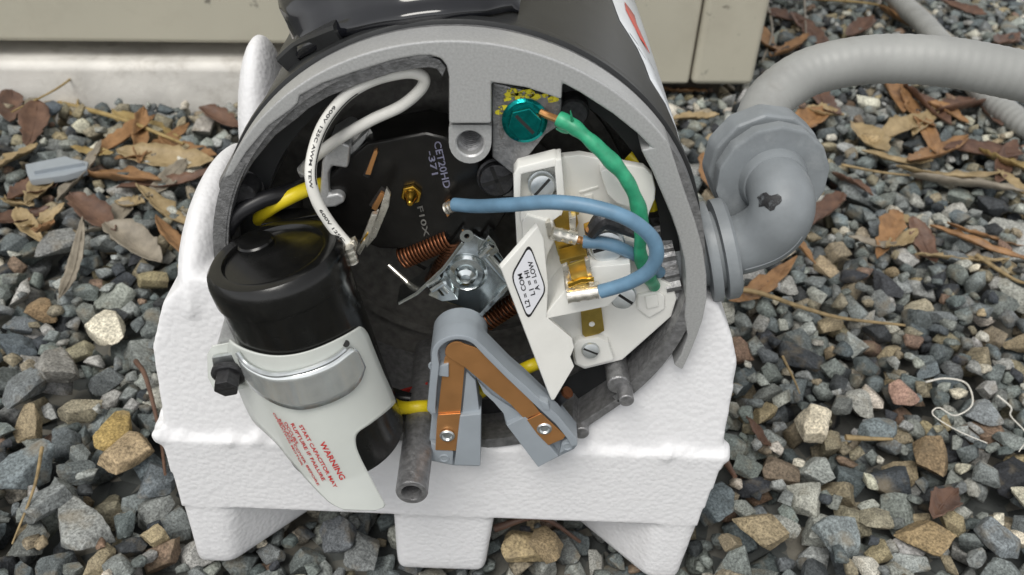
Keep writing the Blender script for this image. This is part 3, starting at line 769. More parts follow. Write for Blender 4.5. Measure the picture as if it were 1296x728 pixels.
# bolt heads in the bell
def bolt(name, px, py, y, r, m=M_BOLT, hgt=.003, parent=None, dimple=True):
    bm = bmesh.new(); c = P(px, py, y)
    add_lathe(bm, c, (0, -1, 0), [(r*1.05, -.018), (r*1.05, -.0005), (r, 0), (r, hgt*.75), (r*.88, hgt), (0, hgt)], 28)
    return obj(name, bm, m, parent or motor, True, 30)
bolt('through_bolt', 725, 139, .010, .0042); bolt('through_bolt', 310, 243, .008, .0038, M_BOLT)
bm = bmesh.new(); c = P(306, 240, .012); add_lathe(bm, c, (0, 1, 0), [(0, 0), (.0062, 0), (.0068, .001), (.0072, .03)], 32); obj('bolt_boss', bm, M_CAST, bell)
# hollow foot tubes, ridges and lugs of the bell
def tube_foot(c_px, y_end, r, rin, ylen, m=M_CAST, name='hollow_post'):
    c = P(*c_px, y_end); bm = bmesh.new()
    add_lathe(bm, c, (0, 1, 0), [(rin, .012), (rin, .0008), (rin*1.1, 0), (r*.94, 0), (r, .0006), (r*1.06, ylen)], 36)
    add_lathe(bm, c, (0, 1, 0), [(0, .0121), (rin, .0121)], 24)
    return obj(name, bm, m, bell, True, 35)
tube_foot((521, 624), -.0285, .0050, .0030, .075)
bm = bmesh.new(); c = P(793, 508, -.0065); add_lathe(bm, c, (0, 1, 0), [(0, 0), (.0021, 0), (.0024, .0003), (.0027, .045)], 24); 
c2 = P(783, 488, -.0015); add_lathe(bm, c2, (0, 1, 0), [(0, 0), (.0032, 0), (.0036, .0004), (.0038, .042)], 24)
obj('cast_ridge', bm, M_CAST, bell)
bm = bmesh.new(); c = P(736, 549, -.0015); add_lathe(bm, c, (0, 1, 0), [(0, 0), (.0023, 0), (.0026, .0004), (.0028, .04)], 24); obj('cast_ridge', bm, M_CAST, bell)
obj('bell_apron', prism_px([(736, 546), (792, 508), (788, 501), (734, 536)], .0006, .042, .0004), M_CAST, bell)

# ---------------- thermal protector (black puck)
PROT = [(404, 262), (412, 226), (446, 196), (464, 181), (539, 168), (568, 175), (600, 200), (640, 225), (646, 262), (628, 292), (600, 306), (540, 318), (480, 316), (432, 296)]
prot = obj('thermal_protector', prism_px(PROT, .0145, .0165, .0012, 3), M_BLACK, motor, True, 25)
c = P(521, 244, .0143); bm = bmesh.new()
ring = [c + Vector((math.cos(k*math.pi/3+.3), 0, math.sin(k*math.pi/3+.3)))*.0032 for k in range(6)]
add_prism(bm, ring, Vector((0, -.0018, 0))); bmesh.ops.recalc_face_normals(bm, faces=bm.faces[:]); bevel(bm, .0004, 2)
add_lathe(bm, c+Vector((0, -.0017, 0)), (0, -1, -.15), [(.0022, 0), (.0020, .0012), (.0013, .0022), (.0011, .0034), (.0007, .004), (0, .0041)], 20)
obj('brass_nut', bm, M_GOLD, prot)
def txt_line(s, p0, p1, hpx, y, m, parent, name='lettering', flip=1):
    """text baseline p0->p1 in the photo plane y, letter height hpx to the left of the direction"""
    d = Vector((p1[0]-p0[0], p1[1]-p0[1])); L = d.length; d /= L; nrm = Vector((d.y, -d.x))*flip
    return text_obj(name, s, lambda u, v: P(p0[0]+d.x*u*L+nrm.x*hpx*v, p0[1]+d.y*u*L+nrm.y*hpx*v, y), m, parent)
txt_line('CET20HD', (549, 180), (562, 239), 9, .0143, M_DIMINK, prot)
txt_line('-371', (541, 192), (547, 222), 8, .0143, M_DIMINK, prot)
txt_line('F10X', (528, 262), (537, 300), 7, .0143, M_INNER, prot)
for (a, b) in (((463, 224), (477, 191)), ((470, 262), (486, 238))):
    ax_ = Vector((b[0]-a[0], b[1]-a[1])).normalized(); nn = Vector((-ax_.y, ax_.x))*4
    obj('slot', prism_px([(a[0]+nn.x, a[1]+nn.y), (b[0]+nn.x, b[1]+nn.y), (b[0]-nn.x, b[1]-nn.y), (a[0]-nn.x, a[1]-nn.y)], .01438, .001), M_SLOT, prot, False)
obj('copper_contact', prism_px([(462, 221), (466, 211), (473, 192), (477, 190), (478, 194), (472, 212), (469, 222)], .0132, .004, .0002), M_COPPER, prot)
obj('copper_contact', prism_px([(470, 264), (482, 244), (487, 247), (476, 268)], .0130, .004, .0002), M_COPPER, prot)
obj('copper_contact', prism_px([(561, 264), (568, 258), (573, 268), (566, 276)], .0115, .004, .0003), M_COPPER, prot)
# cast hook that holds the protector
hook = prism_px([(440, 214), (443, 185), (432, 180), (412, 192), (407, 207), (405, 236), (404, 250), (408, 264), (424, 263), (436, 257), (435, 249), (428, 245), (416, 247), (415, 220), (420, 211)], .0118, .018, .0009, 3)
obj('cast_hook', hook, M_RIM, bell, True, 30)
obj('cast_web', prism_px([(440, 214), (443, 187), (468, 163), (462, 178), (447, 197)], .0160, .012, .0005), M_RIM, bell)
obj('cast_lug', prism_px([(622, 205), (640, 192), (652, 205), (645, 222), (652, 250), (636, 250), (628, 225)], .012, .02, .0008), M_CAST, bell)
screw_slot('cross_screw', P(629, 224, .0120), (0, -1, .1), .0052, M_BOLT, motor, .4, .0022, cross=True, flange=.0058)

# ---------------- capacitor
CA = P(345, 319, -.0115); CB = P(440, 556, -.0115); CAX = (CA-CB); CL = CAX.length; CAX.normalize(); CR = .0186
cx_, cy_, _ = frame(CAX)
CX = Vector((0, -1, 0)); CX = (CX - CAX*CX.dot(CAX)).normalized(); CY = CAX.cross(CX)
bm = bmesh.new()
prof = [(0, 0), (CR-.002, 0), (CR-.0005, .0006), (CR, .002), (CR, CL-.0100), (CR+.0003, CL-.0096), (CR+.0003, CL-.0093), (CR+.0007, CL-.0090), (CR+.0008, CL-.0040), (CR+.0003, CL-.0018), (CR-.0010, CL-.0004), (CR-.0028, CL), (CR-.0042, CL-.0003), (CR-.0046, CL-.0010), (CR-.0048, CL-.0016), (0, CL-.0016)]
add_lathe(bm, CB, CAX, prof, 96, (CX, CY)); capo = obj('capacitor', bm, M_BAKE, motor, True, 32)
def on_lid(px, py, h):
    """ray onto the lid plane"""
    d = Vector(ray(px, py)); o = Vector(CAM); pl = CB + CAX*h; t = (pl-o).dot(CAX)/d.dot(CAX); return o+d*t
bm = bmesh.new(); c = on_lid(325, 310, CL-.0016); add_lathe(bm, c, CAX, [(.0053, -.001), (.0053, .0011), (.0048, .0016), (0, .0016)], 40); obj('lid_button', bm, M_BAKE, capo)
bm = bmesh.new()
add_prism(bm, [on_lid(*q, CL-.0016) for q in ((331, 288), (406, 275), (402, 269), (384, 266), (362, 268), (344, 275))], CAX*.0011)
bmesh.ops.recalc_face_normals(bm, faces=bm.faces[:]); bevel(bm, .0004, 2); obj('lid_step', bm, M_BAKE, capo)
def cap_hit(px, py, R):
    o = Vector(CAM)-CB; d = Vector(ray(px, py)); oa = o-CAX*o.dot(CAX); da = d-CAX*d.dot(CAX)
    a = da.dot(da); b = 2*oa.dot(da); c = oa.dot(oa)-R*R; D = b*b-4*a*c
    if D < 0: return None
    t = (-b-math.sqrt(D))/2/a; return Vector(CAM)+d*t
# the sheet hugs the front of the can and runs off flat to the left of it
PH0 = R_(40)
def sheet(px, py, off=0.0, R=CR+.0007):
    p = cap_hit(px, py, R+off)
    if p is not None:
        q = p-CB; ph = math.atan2(q.dot(CY), q.dot(CX))
        # CY direction: which side is left in the picture
        if ph*LEFT < PH0: return p
    nrm = (CX*math.cos(PH0)+CY*math.sin(PH0)*LEFT); pt = CB + nrm*(R+off)
    d = Vector(ray(px, py)); t = (pt-Vector(CAM)).dot(nrm)/d.dot(nrm); return Vector(CAM)+d*t
LEFT = 1 if CY.x < 0 else -1
def px_grid(rows, fn, ncol, sub=4):
    """rows: list of (left px, right px); returns a grid of points through fn"""
    L = catmull([Vector((*r[0], 0)) for r in rows], sub); Rr = catmull([Vector((*r[1], 0)) for r in rows], sub)
    return [[fn(l.x+(q.x-l.x)*k/ncol, l.y+(q.y-l.y)*k/ncol) for k in range(ncol+1)] for l, q in zip(L, Rr)]
def grid_obj(name, g, m, parent, thick, off=0, angle=50):
    bm = bmesh.new(); vv = [[bm.verts.new(p) for p in r] for r in g]
    for a, b in zip(vv, vv[1:]):
        for k in range(len(a)-1): bm.faces.new((a[k], a[k+1], b[k+1], b[k]))
    o = obj(name, bm, m, parent, True, angle); s = o.modifiers.new('thick', 'SOLIDIFY'); s.thickness = thick; s.offset = off; return o
SLV = [((291, 430), (455, 411)), ((289, 444), (464, 421)), ((292, 462), (472, 440)), ((300, 487), (485, 472)), ((311, 514), (498, 502)), ((322, 534), (497, 513)),
       ((338, 549), (470, 535)), ((352, 563), (453, 547)), ((364, 578), (450, 558)), ((376, 592), (454, 574)), ((388, 606), (468, 602)), ((402, 621), (482, 628)), ((418, 636), (487, 640)), ((436, 645), (474, 646))]
# top edge follows the can like a curved hem
def slv_fn(px, py): return sheet(px, py)
g = px_grid(SLV, slv_fn, 26, 4)
def hem(px):   # sag of the upper hem in pixels
    t = (px-291)/(458-291); return 34*math.sin(math.pi*min(1, max(0, t)))**.8*(1-.35*t)
for i in range(0, 13):
    w = 1 - i/13.0
    Lr = catmull([Vector((*r[0], 0)) for r in SLV], 4)[i]; Rr = catmull([Vector((*r[1], 0)) for r in SLV], 4)[i]
    for k in range(27):
        px = Lr.x+(Rr.x-Lr.x)*k/26; py = Lr.y+(Rr.y-Lr.y)*k/26; g[i][k] = sheet(px, py+hem(px)*w)
sleeve = grid_obj('insulating_sleeve', g, M_SLEEVE, capo, .0005)
# clamp band
TOPB = [(300, 449), (308, 460), (318, 468), (334, 475), (350, 477.5), (372, 475), (392, 470), (412, 462), (426, 454), (437, 445), (446, 440), (453, 445)]
BOTB = [(311, 478), (318, 489), (328, 498), (342, 507), (358, 514), (378, 518), (396, 516), (414, 511), (430, 504), (446, 494), (457, 480), (462, 464)]
g = []
for t, b in zip(catmull([Vector((*q, 0)) for q in TOPB], 3), catmull([Vector((*q, 0)) for q in BOTB], 3)):
    g.append([sheet(t.x+(b.x-t.x)*k/6, t.y+(b.y-t.y)*k/6, .0012 + (.00025 if abs(t.x-372) < 9 else 0.0)) for k in range(7)])
clamp = grid_obj('clamp_band', g, M_BAND, capo, .0007, 0, 25)
bm = bmesh.new(); add_tube(bm, catmull([sheet(q[0], q[1]-3, .0012) for q in TOPB[:-2]], 5), .0007, 8); obj('band_lip', bm, M_ZINC, clamp)
bm = bmesh.new(); add_lathe(bm, sheet(438, 435, .0004), (sheet(438, 435, .002)-sheet(438, 435, 0)), [(0, 0), (.0010, 0), (.0010, .0003), (0, .0003)], 16); obj('slot', bm, M_SLOT, sleeve)
tabd = -.0215
obj('clamp_tab', prism_px([(268, 453), (299, 448), (312, 466), (318, 486), (300, 489), (272, 483)], tabd, .0012, .0002), M_ZINC, capo)
obj('sleeve_tab', prism_px([(262, 449), (268, 439), (290, 435), (302, 440), (318, 462), (322, 488), (300, 494), (270, 492), (263, 478)], tabd+.0016, .0006), M_SLEEVE, capo)
bc = P(290, 473, tabd-.0004); bd = Vector((.05, -.86, -.18))
screw_slot('clamp_bolt', bc, bd, .004, M_BOLT, capo, .3, .0048, hexr=.0037, flange=.0050)
# cast lug behind the tab
obj('cast_lug', prism_px([(284, 402), (300, 428), (322, 470), (318, 492), (276, 486), (270, 452)], tabd+.003, .032, .001), M_RIM, bell)
# warning print
def cyl_txt(s, p0, p1, hpx, m=M_RED):
    d = Vector((p1[0]-p0[0], p1[1]-p0[1])); L = d.length; d /= L; nrm = Vector((.93, -.36))
    return text_obj('lettering', s, lambda u, v: sheet(p0[0]+d.x*u*L+nrm.x*hpx*v, p0[1]+d.y*u*L+nrm.y*hpx*v, .00045), m, sleeve)
cyl_txt('WARNING', (404, 561), (431, 608), 7.2)
cyl_txt('START CAPACITOR MAY', (378, 539), (423, 618), 4.6)
cyl_txt('RUPTURE IF FAILURE', (367.5, 537), (408, 609), 4.2)
cyl_txt('OCCURS.', (359, 535), (375, 564), 3.6)
cyl_txt('REPLACE COVER BEFORE', (352, 531), (402, 615), 2.7)
cyl_txt('OPERATING MOTOR', (345, 523), (382, 590), 2.2)

# ---------------- terminal board
YB = .0015
board = obj('terminal_board', prism_px([(649, 219), (654, 211), (708, 199), (734, 196), (756, 200), (792, 208), (815, 212), (826, 222), (830, 240), (829, 253), (822, 270), (816, 300), (826, 330), (838, 355), (852, 362), (857, 378), (850, 401), (788, 456), (740, 468), (727, 462), (723, 440), (700, 420), (655, 330)], YB+.004, .003, .0006, 2), M_WHITE, motor)
def brd(name, pts, y, d, bv=.0005, m=M_WHITE, parent=None): return obj(name, prism_px(pts, y, d, bv), m, parent or board, True, 30)
# screw well upper left
brd('screw_well', [(650, 220), (655, 212), (703, 200), (709, 203), (709, 210), (660, 221), (658, 268), (650, 250)], YB-.0015, .0058)
brd('screw_well', [(703, 203), (711, 201), (716, 258), (710, 276), (706, 262), (702, 215)], YB-.0022, .0066)
brd('screw_well', [(658, 262), (706, 255), (710, 273), (696, 283), (664, 288), (658, 280)], YB-.0020, .0063)
brd('raised_wall', [(660, 282), (667, 272), (700, 282), (705, 300), (694, 322), (688, 352), (664, 332)], YB-.003, .0075, .0006)
# right ear, raised rib
brd('raised_wall', [(759, 218), (766, 214), (778, 220), (806, 262), (802, 266), (780, 258), (768, 246)], YB-.0008, .005, .0008)
brd('moulded_mark', [(733, 243), (757, 236), (758, 238), (734, 245)], YB+.0036, .001, .0001)
brd('moulded_mark', [(740, 248), (750, 246), (751, 252), (741, 254)], YB+.0036, .001, .0001)
# middle shelf which carries the brass
brd('shelf', [(692, 404), (690, 398), (728, 352), (748, 338), (798, 334), (799, 358), (770, 388)], YB-.0095, .0138, .0004)
brd('shelf_ledge', [(748, 309), (752, 300), (806, 306), (808, 332), (762, 337), (750, 332)], YB-.0020, .006, .0005)
# lower lobe with rims
brd('screw_well', [(725, 437), (731, 431), (757, 427), (770, 434), (778, 457), (740, 467), (728, 462)], YB+.0012, .0035, .0010)
brd('lobe_pad', [(806, 374), (830, 368), (842, 376), (842, 392), (822, 404), (806, 392)], YB+.0030, .003, .0008)
brd('lobe_pad', [(816, 376), (832, 373), (834, 388), (819, 392)], YB+.0024, .003, .0003)
# label flag, a sheet leaning towards the viewer on its free edge
def flag_y(px, py): return -.0105 + .0042*((px-634)*.80 - (py-340)*.33)/60.0
def FP(px, py, lift=0.0):
    # plane through three points given by depth
    d = Vector(ray(px, py)); o = Vector(CAM); t = (FPLA-o).dot(FPN)/d.dot(FPN); return o+d*t - FPN*lift
_a, _b, _c = P(634, 340, -.0120), P(683, 287, -.0085), P(700, 508, -.0085)
FPLA = _a; FPN = (_b-_a).cross(_c-_a).normalized(); FPN = FPN if FPN.y > 0 else -FPN
flag_out = [(634, 340), (658, 313), (681, 286), (688, 302), (691, 330), (694, 362), (692, 402), (708, 415), (724, 428), (727, 440), (722, 452), (727, 464), (702, 506), (698, 507)]
bm = bmesh.new(); add_prism(bm, [FP(*q) for q in flag_out], FPN*.0022); bmesh.ops.recalc_face_normals(bm, faces=bm.faces[:]); bevel(bm, .0003, 2)
flag = obj('label_flag', bm, M_WHITE, board, True, 30)
def rounded_quad(q, r=.2, n=5):
    out = []
    for i in range(4):
        p = Vector(q[i]); a = Vector(q[i-1]); b = Vector(q[(i+1) % 4]); pa = p+(a-p)*r; pb = p+(b-p)*r
        for k in range(n+1):
            t = k/n; out.append((1-t)**2*pa+2*t*(1-t)*p+t*t*pb)
    return out
LQ = [(670, 307), (692, 367), (668, 406), (646, 349)]
ctr = Vector((sum(q[0] for q in LQ)/4, sum(q[1] for q in LQ)/4))
def label_layer(name, scale, lift, m, parent):
    bm = bmesh.new(); pts = [ctr+(p-ctr)*scale for p in rounded_quad(LQ)]
    add_prism(bm, [FP(p.x, p.y, lift) for p in pts], FPN*(lift+.0001)); return obj(name, bm, m, parent, False)
lab = label_layer('label', 1.0, .00012, M_INK, flag); label_layer('label_face', .915, .0002, M_LABEL, lab)
def flag_txt(s, p0, p1, hpx):
    d = Vector((p1[0]-p0[0], p1[1]-p0[1])); nrm = Vector((-.80, .28)).normalized()
    text_obj('lettering', s, lambda u, v: FP(p0[0]+d.x*u+nrm.x*hpx*v, p0[1]+d.y*u+nrm.y*hpx*v, .0003), M_INK, lab)
flag_txt('L2 = COM', (671, 387), (660, 345), 6); flag_txt('L1 = HI', (677, 372), (668, 341), 6); flag_txt('A = LOW', (683, 366), (673, 329), 6)
# brass strips and tabs
def bs(name, pts, y, d, m=M_BRASS, bv=.0002, parent=None): return obj(name, prism_px(pts, y, d, bv), m, parent or board, True, 30)
bs('brass_strip', [(688, 278), (703, 268), (729, 266), (732, 283), (725, 300), (742, 330), (744, 346), (722, 352), (706, 322), (700, 300)], YB+.0005, .0009)
bs('brass_strip', [(722, 266), (732, 264), (733, 272), (723, 274)], YB-.0015, .0030)
bs('brass_strip', [(739, 290), (760, 282), (762, 287), (742, 302)], YB-.0020, .0030, M_GOLD)
bs('brass_strip', [(708, 330), (742, 321), (744, 326), (710, 335)], YB-.0062, .006)
bs('brass_strip', [(719, 336), (741, 328), (747, 358), (725, 364)], YB-.0105, .0009)
bs('brass_tab', [(735, 395), (761, 388), (765, 419), (758, 423), (741, 427), (737, 424)], YB+.0022, .0009)
bm = bmesh.new(); add_lathe(bm, P(749, 410, YB+.0021), (0, -1, 0), [(0, 0), (.0009, 0), (.0009, .00025), (0, .00025)], 16); obj('hole', bm, M_WHITE, board)
# crimped spade connectors
def barrel(name, p0, p1, y0, y1, r, m, parent, r2=None):
    bm = bmesh.new(); a = P(*p0, y0); b = P(*p1, y1)
    pts = [a + (b-a)*(k/12) for k in range(13)]
    add_tube(bm, pts, r, 16, True, lambda t: r*(1 - .12*abs(math.sin(t*9))))
    return obj(name, bm, m, parent, True, 45)
yc = YB-.0125
barrel('wire_crimp', (718, 375), (757, 369), yc-.0012, yc-.0012, .0022, M_CLIP, board)
bs('spade_clip', [(712, 338), (718, 335), (724, 365), (758, 360), (760, 370), (720, 379), (715, 366)], yc+.0010, .0016, M_CLIP)
bs('spade_clip', [(740, 330), (746, 328), (752, 361), (746, 363)], yc+.0004, .0020, M_CLIP)
bs('brass_curl', [(718, 360), (736, 353), (752, 353), (752, 357), (736, 358), (720, 365)], yc-.0010, .0012, M_GOLD)
barrel('wire_crimp', (699, 295), (729, 302), YB-.0055, YB-.0055, .0021, M_CLIP, board)
bs('spade_clip', [(690, 283), (696, 281), (701, 301), (694, 303)], YB-.0040, .004, M_CLIP)
bs('spade_clip', [(720, 277), (729, 275), (729, 297), (722, 298)], YB-.0040, .004, M_CLIP)
barrel('bare_copper', (728, 302), (742, 306), YB-.0055, YB-.0055, .0011, M_COPPER, board)
# ring terminal and binding screw
for (px, py, y, r, a, hx) in ((768, 311, YB-.0045, .0052, .35, None), (686, 235, YB+.0005, .0038, .9, None), (747, 442, YB+.0012, .0030, -.35, None), (788, 374, YB-.0025, .0042, -.55, None)):
    c = P(px, py, y); bm = bmesh.new()
    add_lathe(bm, c, (0, -1, .25), [(0, -.006), (r*1.02, -.006), (r*1.02, -.001), (r*.2, -.001)], 24); obj('screw_washer', bm, M_ZINC, board)
    screw_slot('terminal_screw', c, (0, -1, .25), r*.93, M_ZINC, board, a, .0018)
bm = bmesh.new(); add_tube(bm, catmull([P(748, 296, YB-.006), P(757, 284, YB-.0068), P(765, 278, YB-.0066), P(778, 282, YB-.006), P(790, 288, YB-.006), P(806, 297, YB-.007)], 6), .0024, 10, True, lambda t: .0010+.0018*math.sin(math.pi*min(1, .15+t*.8))); obj('ring_lug', bm, M_BOLT, board)
bm = bmesh.new(); add_tube(bm, catmull([P(744, 292, YB-.0066), P(754, 283, YB-.0074), P(763, 276, YB-.0072)], 6), .0009, 10); obj('bare_copper', bm, M_COPPER, board)

barrel('wire_crimp', (566, 264), (578, 259), .0098, .0085, .0019, M_CLIP, motor)
# wires
wire('blue_wire', M_BLUEW, [(575, 259, .0085), (605, 261, .004), (650, 259, -.006), (700, 256, -.013), (750, 262, -.016), (795, 277, -.018), (824, 300, -.018), (831, 322, -.018), (822, 342, -.017), (800, 356, -.0155), (778, 364, -.0142), (760, 369, -.0135)], .0020, motor, 12, 18)
wire('blue_wire', M_BLUEW, [(738, 306, -.0042), (765, 308, -.0050), (790, 316, -.0050), (815, 330, .000), (835, 345, .006)], .00185, motor, 10)
wire('green_wire', M_GREENW, [(706, 150, -.0004), (725, 160, -.002), (745, 176, -.004), (770, 200, -.0055), (792, 226, -.0065), (806, 256, -.0070), (812, 288, -.0065), (810, 320, -.0050), (818, 345, -.001), (828, 362, .005)], .0023, motor, 10, 16, rf=lambda t: .0020+.0002*math.sin(t*23)+.00012*math.sin(t*57))
bm = bmesh.new(); add_tube(bm, catmull([P(684, 142, .0042), P(695, 147, .0030), P(708, 152, .0005)], 6), .0010, 10); obj('bare_copper', bm, M_COPPER, motor)
bm = bmesh.new(); add_tube(bm, catmull([P(724, 152, -.003), P(723, 146, -.004), P(722, 140, -.0045)], 4), .0004, 6, True, lambda t: .0005*(1-t*.8)); obj('insulation_shred', bm, M_GREENW, motor)
bm = bmesh.new(); add_tube(bm, catmull([P(720, 166, -.001), P(712, 166, .0), P(704, 163, .001)], 4), .0006, 6, True, lambda t: .0008*(1-t*.7)); obj('insulation_shred', bm, M_GREENW, motor)
WPTS = [(384, 214, .020), (402, 196, .0135), (430, 175, .0100), (470, 152, .0090), (508, 134, .0095), (533, 112, .009), (535, 97, .008), (514, 92, .007), (474, 101, .006), (440, 120, .005), (414, 150, .003), (399, 183, .001), (393, 220, -.003), (400, 252, -.0045), (418, 283, -.005), (441, 311, -.006)]
ww = wire('white_wire', M_WHITEW, WPTS, .0016, motor, 12, 24)
wire('white_wire', M_WHITEW, [(384, 214, .020), (388, 222, .022), (400, 236, .026)], .0019, motor, 8)
wire('white_wire', M_WHITEW, [(468, 165, .022), (452, 176, .020), (440, 186, .022)], .0019, motor, 8)
# black printing along the wire
wp = catmull([P(*q) for q in WPTS], 12)
def wire_stripe(i0, i1, side, w, m):
    bm = bmesh.new(); rows = []
    for i in range(i0, i1):
        t = (wp[i+1]-wp[i-1]).normalized(); toc = (Vector(CAM)-wp[i]).normalized(); nrm = (toc-t*toc.dot(t)).normalized(); s = t.cross(nrm)
        rows.append([bm.verts.new(wp[i] + (nrm*math.cos(side+k*w)+s*math.sin(side+k*w))*.00174) for k in (-1, 0, 1)])
    for a, b in zip(rows, rows[1:]):
        for k in range(2): bm.faces.new((a[k], a[k+1], b[k+1], b[k]))
    return obj('printed_stripe', bm, m, ww)
wire_stripe(104, 150, -.85, .13, M_INK)
def wire_text(s, i0, i1, side, hgt):
    def fn(u, v):
        x = i0 + (i1-i0)*u; i = int(x); fr = x-i; p = wp[i].lerp(wp[i+1], fr); t = (wp[i+1]-wp[i-1]).normalized()
        toc = (Vector(CAM)-p).normalized(); nrm = (toc-t*toc.dot(t)).normalized(); sd_ = t.cross(nrm); a = side + hgt*(v-.5)
        return p + (nrm*math.cos(a)+sd_*math.sin(a))*.00173
    text_obj('lettering', s, fn, M_INK, ww)
wire_text('600V 125C AWM TEW', 114, 150, .10, -.48); wire_text('600V 125C', 160, 177, .10, -.48)
wire('yellow_wire', M_YELLOW, [(318, 290, .020), (336, 268, .0105), (364, 251, .009), (398, 236, .015), (425, 230, .025)], .0021, motor)
wire('black_wire', M_BLACKW, [(282, 300, .004), (300, 272, .004), (330, 254, .0065), (362, 244, .011), (395, 230, .022)], .0024, motor)
wire('yellow_wire', M_YELLOW, [(480, 500, .016), (505, 515, .006), (530, 515, .004), (560, 512, .008), (600, 500, .014), (640, 478, .016), (668, 465, .013), (690, 456, .016)], .0022, motor)
wire('yellow_wire', M_YELLOW, [(796, 196, .016), (812, 212, .014), (822, 236, .014), (826, 262, .016)], .0022, motor)
wire('black_wire', M_BLACKW, [(470, 505, .016), (505, 504, .012), (545, 508, .012)], .0018, motor)
wire('black_wire', M_BLACKW, [(640, 218, .024), (612, 250, .0165), (590, 262, .017)], .0018, motor)
obj('red_tape', prism_px([(505, 496), (541, 486), (541, 497), (510, 507)], .0155, .001), M_REDTAPE, motor, False)
txt_line('MADE', (517, 502), (537, 496), 5, .01535, M_STICK, motor)
# terminal on the printed wire, folded
bs('spade_clip', [(437, 310), (448, 303), (452, 312), (447, 330), (441, 341), (435, 336)], -.0068, .0022, M_CLIP, .0003, motor)
bs('spade_clip', [(449, 318), (455, 310), (470, 272), (478, 272), (466, 305), (455, 324)], -.0010, .0022, M_CLIP, .0003, motor)
bs('spade_clip', [(462, 305), (478, 274), (489, 238), (494, 246), (492, 262), (476, 300), (464, 314)], .0045, .0014, M_CLIP, .0002, motor)

for k in range(5):
    t = k/4; c0 = (451+t*17, 318-t*38); bs('connector_rib', [(c0[0], c0[1]), (c0[0]+9, c0[1]-13), (c0[0]+11, c0[1]-12), (c0[0]+2, c0[1]+1)], -.0024+.0035*t, .0012, M_GOLD if k % 2 else M_CLIP, .0001, motor)
barrel('wire_crimp', (440, 312), (446, 332), -.0085, -.0085, .0019, M_CLIP, motor)
# ---------------- spring bracket in the middle
YM = .013
br = obj('spring_bracket', prism_px([(556, 352), (580, 312), (600, 297), (628, 314), (650, 346), (638, 374), (612, 398), (582, 388), (546, 376)], YM-.001, .0012, .0003), M_ZINC2, motor)
def zn(name, pts, y, d, m=M_ZINC2, bv=.0003): return obj(name, prism_px(pts, y, d, bv), m, br, True, 30)
bm = bmesh.new()
def strip3(pts, w, th):   # bar between two 3D points seen edge-on
    pass
zn('bracket_edge', [(502, 383), (526, 370), (560, 338), (584, 306), (588, 309), (563, 343), (529, 374), (504, 387)], YM-.009, .009)
zn('bracket_edge', [(606, 398), (642, 360), (646, 364), (610, 402)], YM-.009, .009)
bm = bmesh.new(); c = P(590, 297, YM-.0085)
for k in range(1): add_lathe(bm, c, (0.2, -1, .1), [(.0008, 0), (.0020, 0), (.0020, .0010), (.0008, .0010), (.0008, 0)], 20)
obj('spring_eye', bm, M_ZINC2, br)
bm = bmesh.new(); c = P(590, 345, YM-.0011)
add_lathe(bm, c, (0, -1, 0), [(.0066, 0), (.0066, .0006), (.0058, .0012), (.0052, .0006), (.0036, .0008), (.0030, .0028), (.0016, .0036), (0, .0030)], 36); obj('rivet', bm, M_ZINC2, br)
zn('bracket_lug', [(548, 366), (560, 352), (566, 359), (580, 380), (560, 382), (541, 374)], YM-.0055, .006)
for (a, b, y) in (((541, 360), (556, 352), -.008), ((546, 366), (562, 356), -.009), ((614, 318), (622, 310), -.0075), ((608, 324), (616, 318), -.007)):
    bm = bmesh.new(); add_tube(bm, [P(*a, YM+y), P(*b, YM+y)], .0012, 10); obj('bracket_finger', bm, M_ZINC2, br)
zn('bracket_lug', [(604, 318), (618, 298), (626, 306), (632, 318), (618, 330)], YM-.0062, .006)
bm = bmesh.new(); add_tube(bm, [P(616, 322, YM-.005), P(642, 352, YM-.005)], .0018, 12); obj('pivot_pin', bm, M_ZINC2, br)
bm = bmesh.new(); add_tube(bm, [P(550, 352, YM-.005), P(564, 370, YM-.005)], .0016, 12); obj('pivot_pin', bm, M_ZINC2, br)
bm = bmesh.new(); add_tube(bm, catmull([P(492, 336, YM+.004), P(504, 347, YM+.002), P(514, 356, YM), P(520, 364, YM-.001), P(528, 360, YM), P(526, 354, YM+.002)], 5), .0008, 10); obj('spring_hook', bm, M_CLIP, br)
def coil(a, b, r, turns, wr, name='coil_spring'):
    a, b = Vector(a), Vector(b); x, y, d = frame(b-a); L = (b-a).length; pts = []
    n = int(turns*14)
    for i in range(n+1):
        t = i/n; an = t*turns*2*math.pi; pts.append(a + d*(L*t) + (x*math.cos(an)+y*math.sin(an))*r)
    bm = bmesh.new(); add_tube(bm, pts, wr, 6); return obj(name, bm, M_SPRING, motor, True, 60)
coil(P(508, 328, YM+.002), P(570, 302, YM+.002), .0030, 15, .00046)
coil(P(614, 408, YM+.002), P(660, 378, YM+.002), .0030, 11, .00046)

# ---------------- grey contact carrier (V-shaped) with copper strips
YS = -.0125
def head_arc(cx, cy, r, a0, a1, n=14, q=.92): return [(cx+r*math.cos(R_(a0+(a1-a0)*k/n)), cy+r*q*math.sin(R_(a0+(a1-a0)*k/n))) for k in range(n+1)]
ARM = [(622, 449), (645, 472), (664, 488), (684, 507), (706, 526), (731, 557), (731, 564)]
swi = obj('contact_carrier', prism_px(head_arc(580, 449, 34.5, 180, 318, 14, .72) + ARM + [(727, 569), (681, 592), (640, 538), (636, 522), (624, 508), (611, 497), (603, 480), (606, 520), (609, 524), (608, 591), (574, 590), (545, 584), (541, 578), (546, 526), (540, 520), (545, 460)], YS+.0036, .0085, .0006, 2), M_GREYP, motor, True, 30)
def gp_(name, pts, y, d, m=M_GREYP, bv=.0004): return obj(name, prism_px(pts, y, d, bv), m, swi, True, 30)
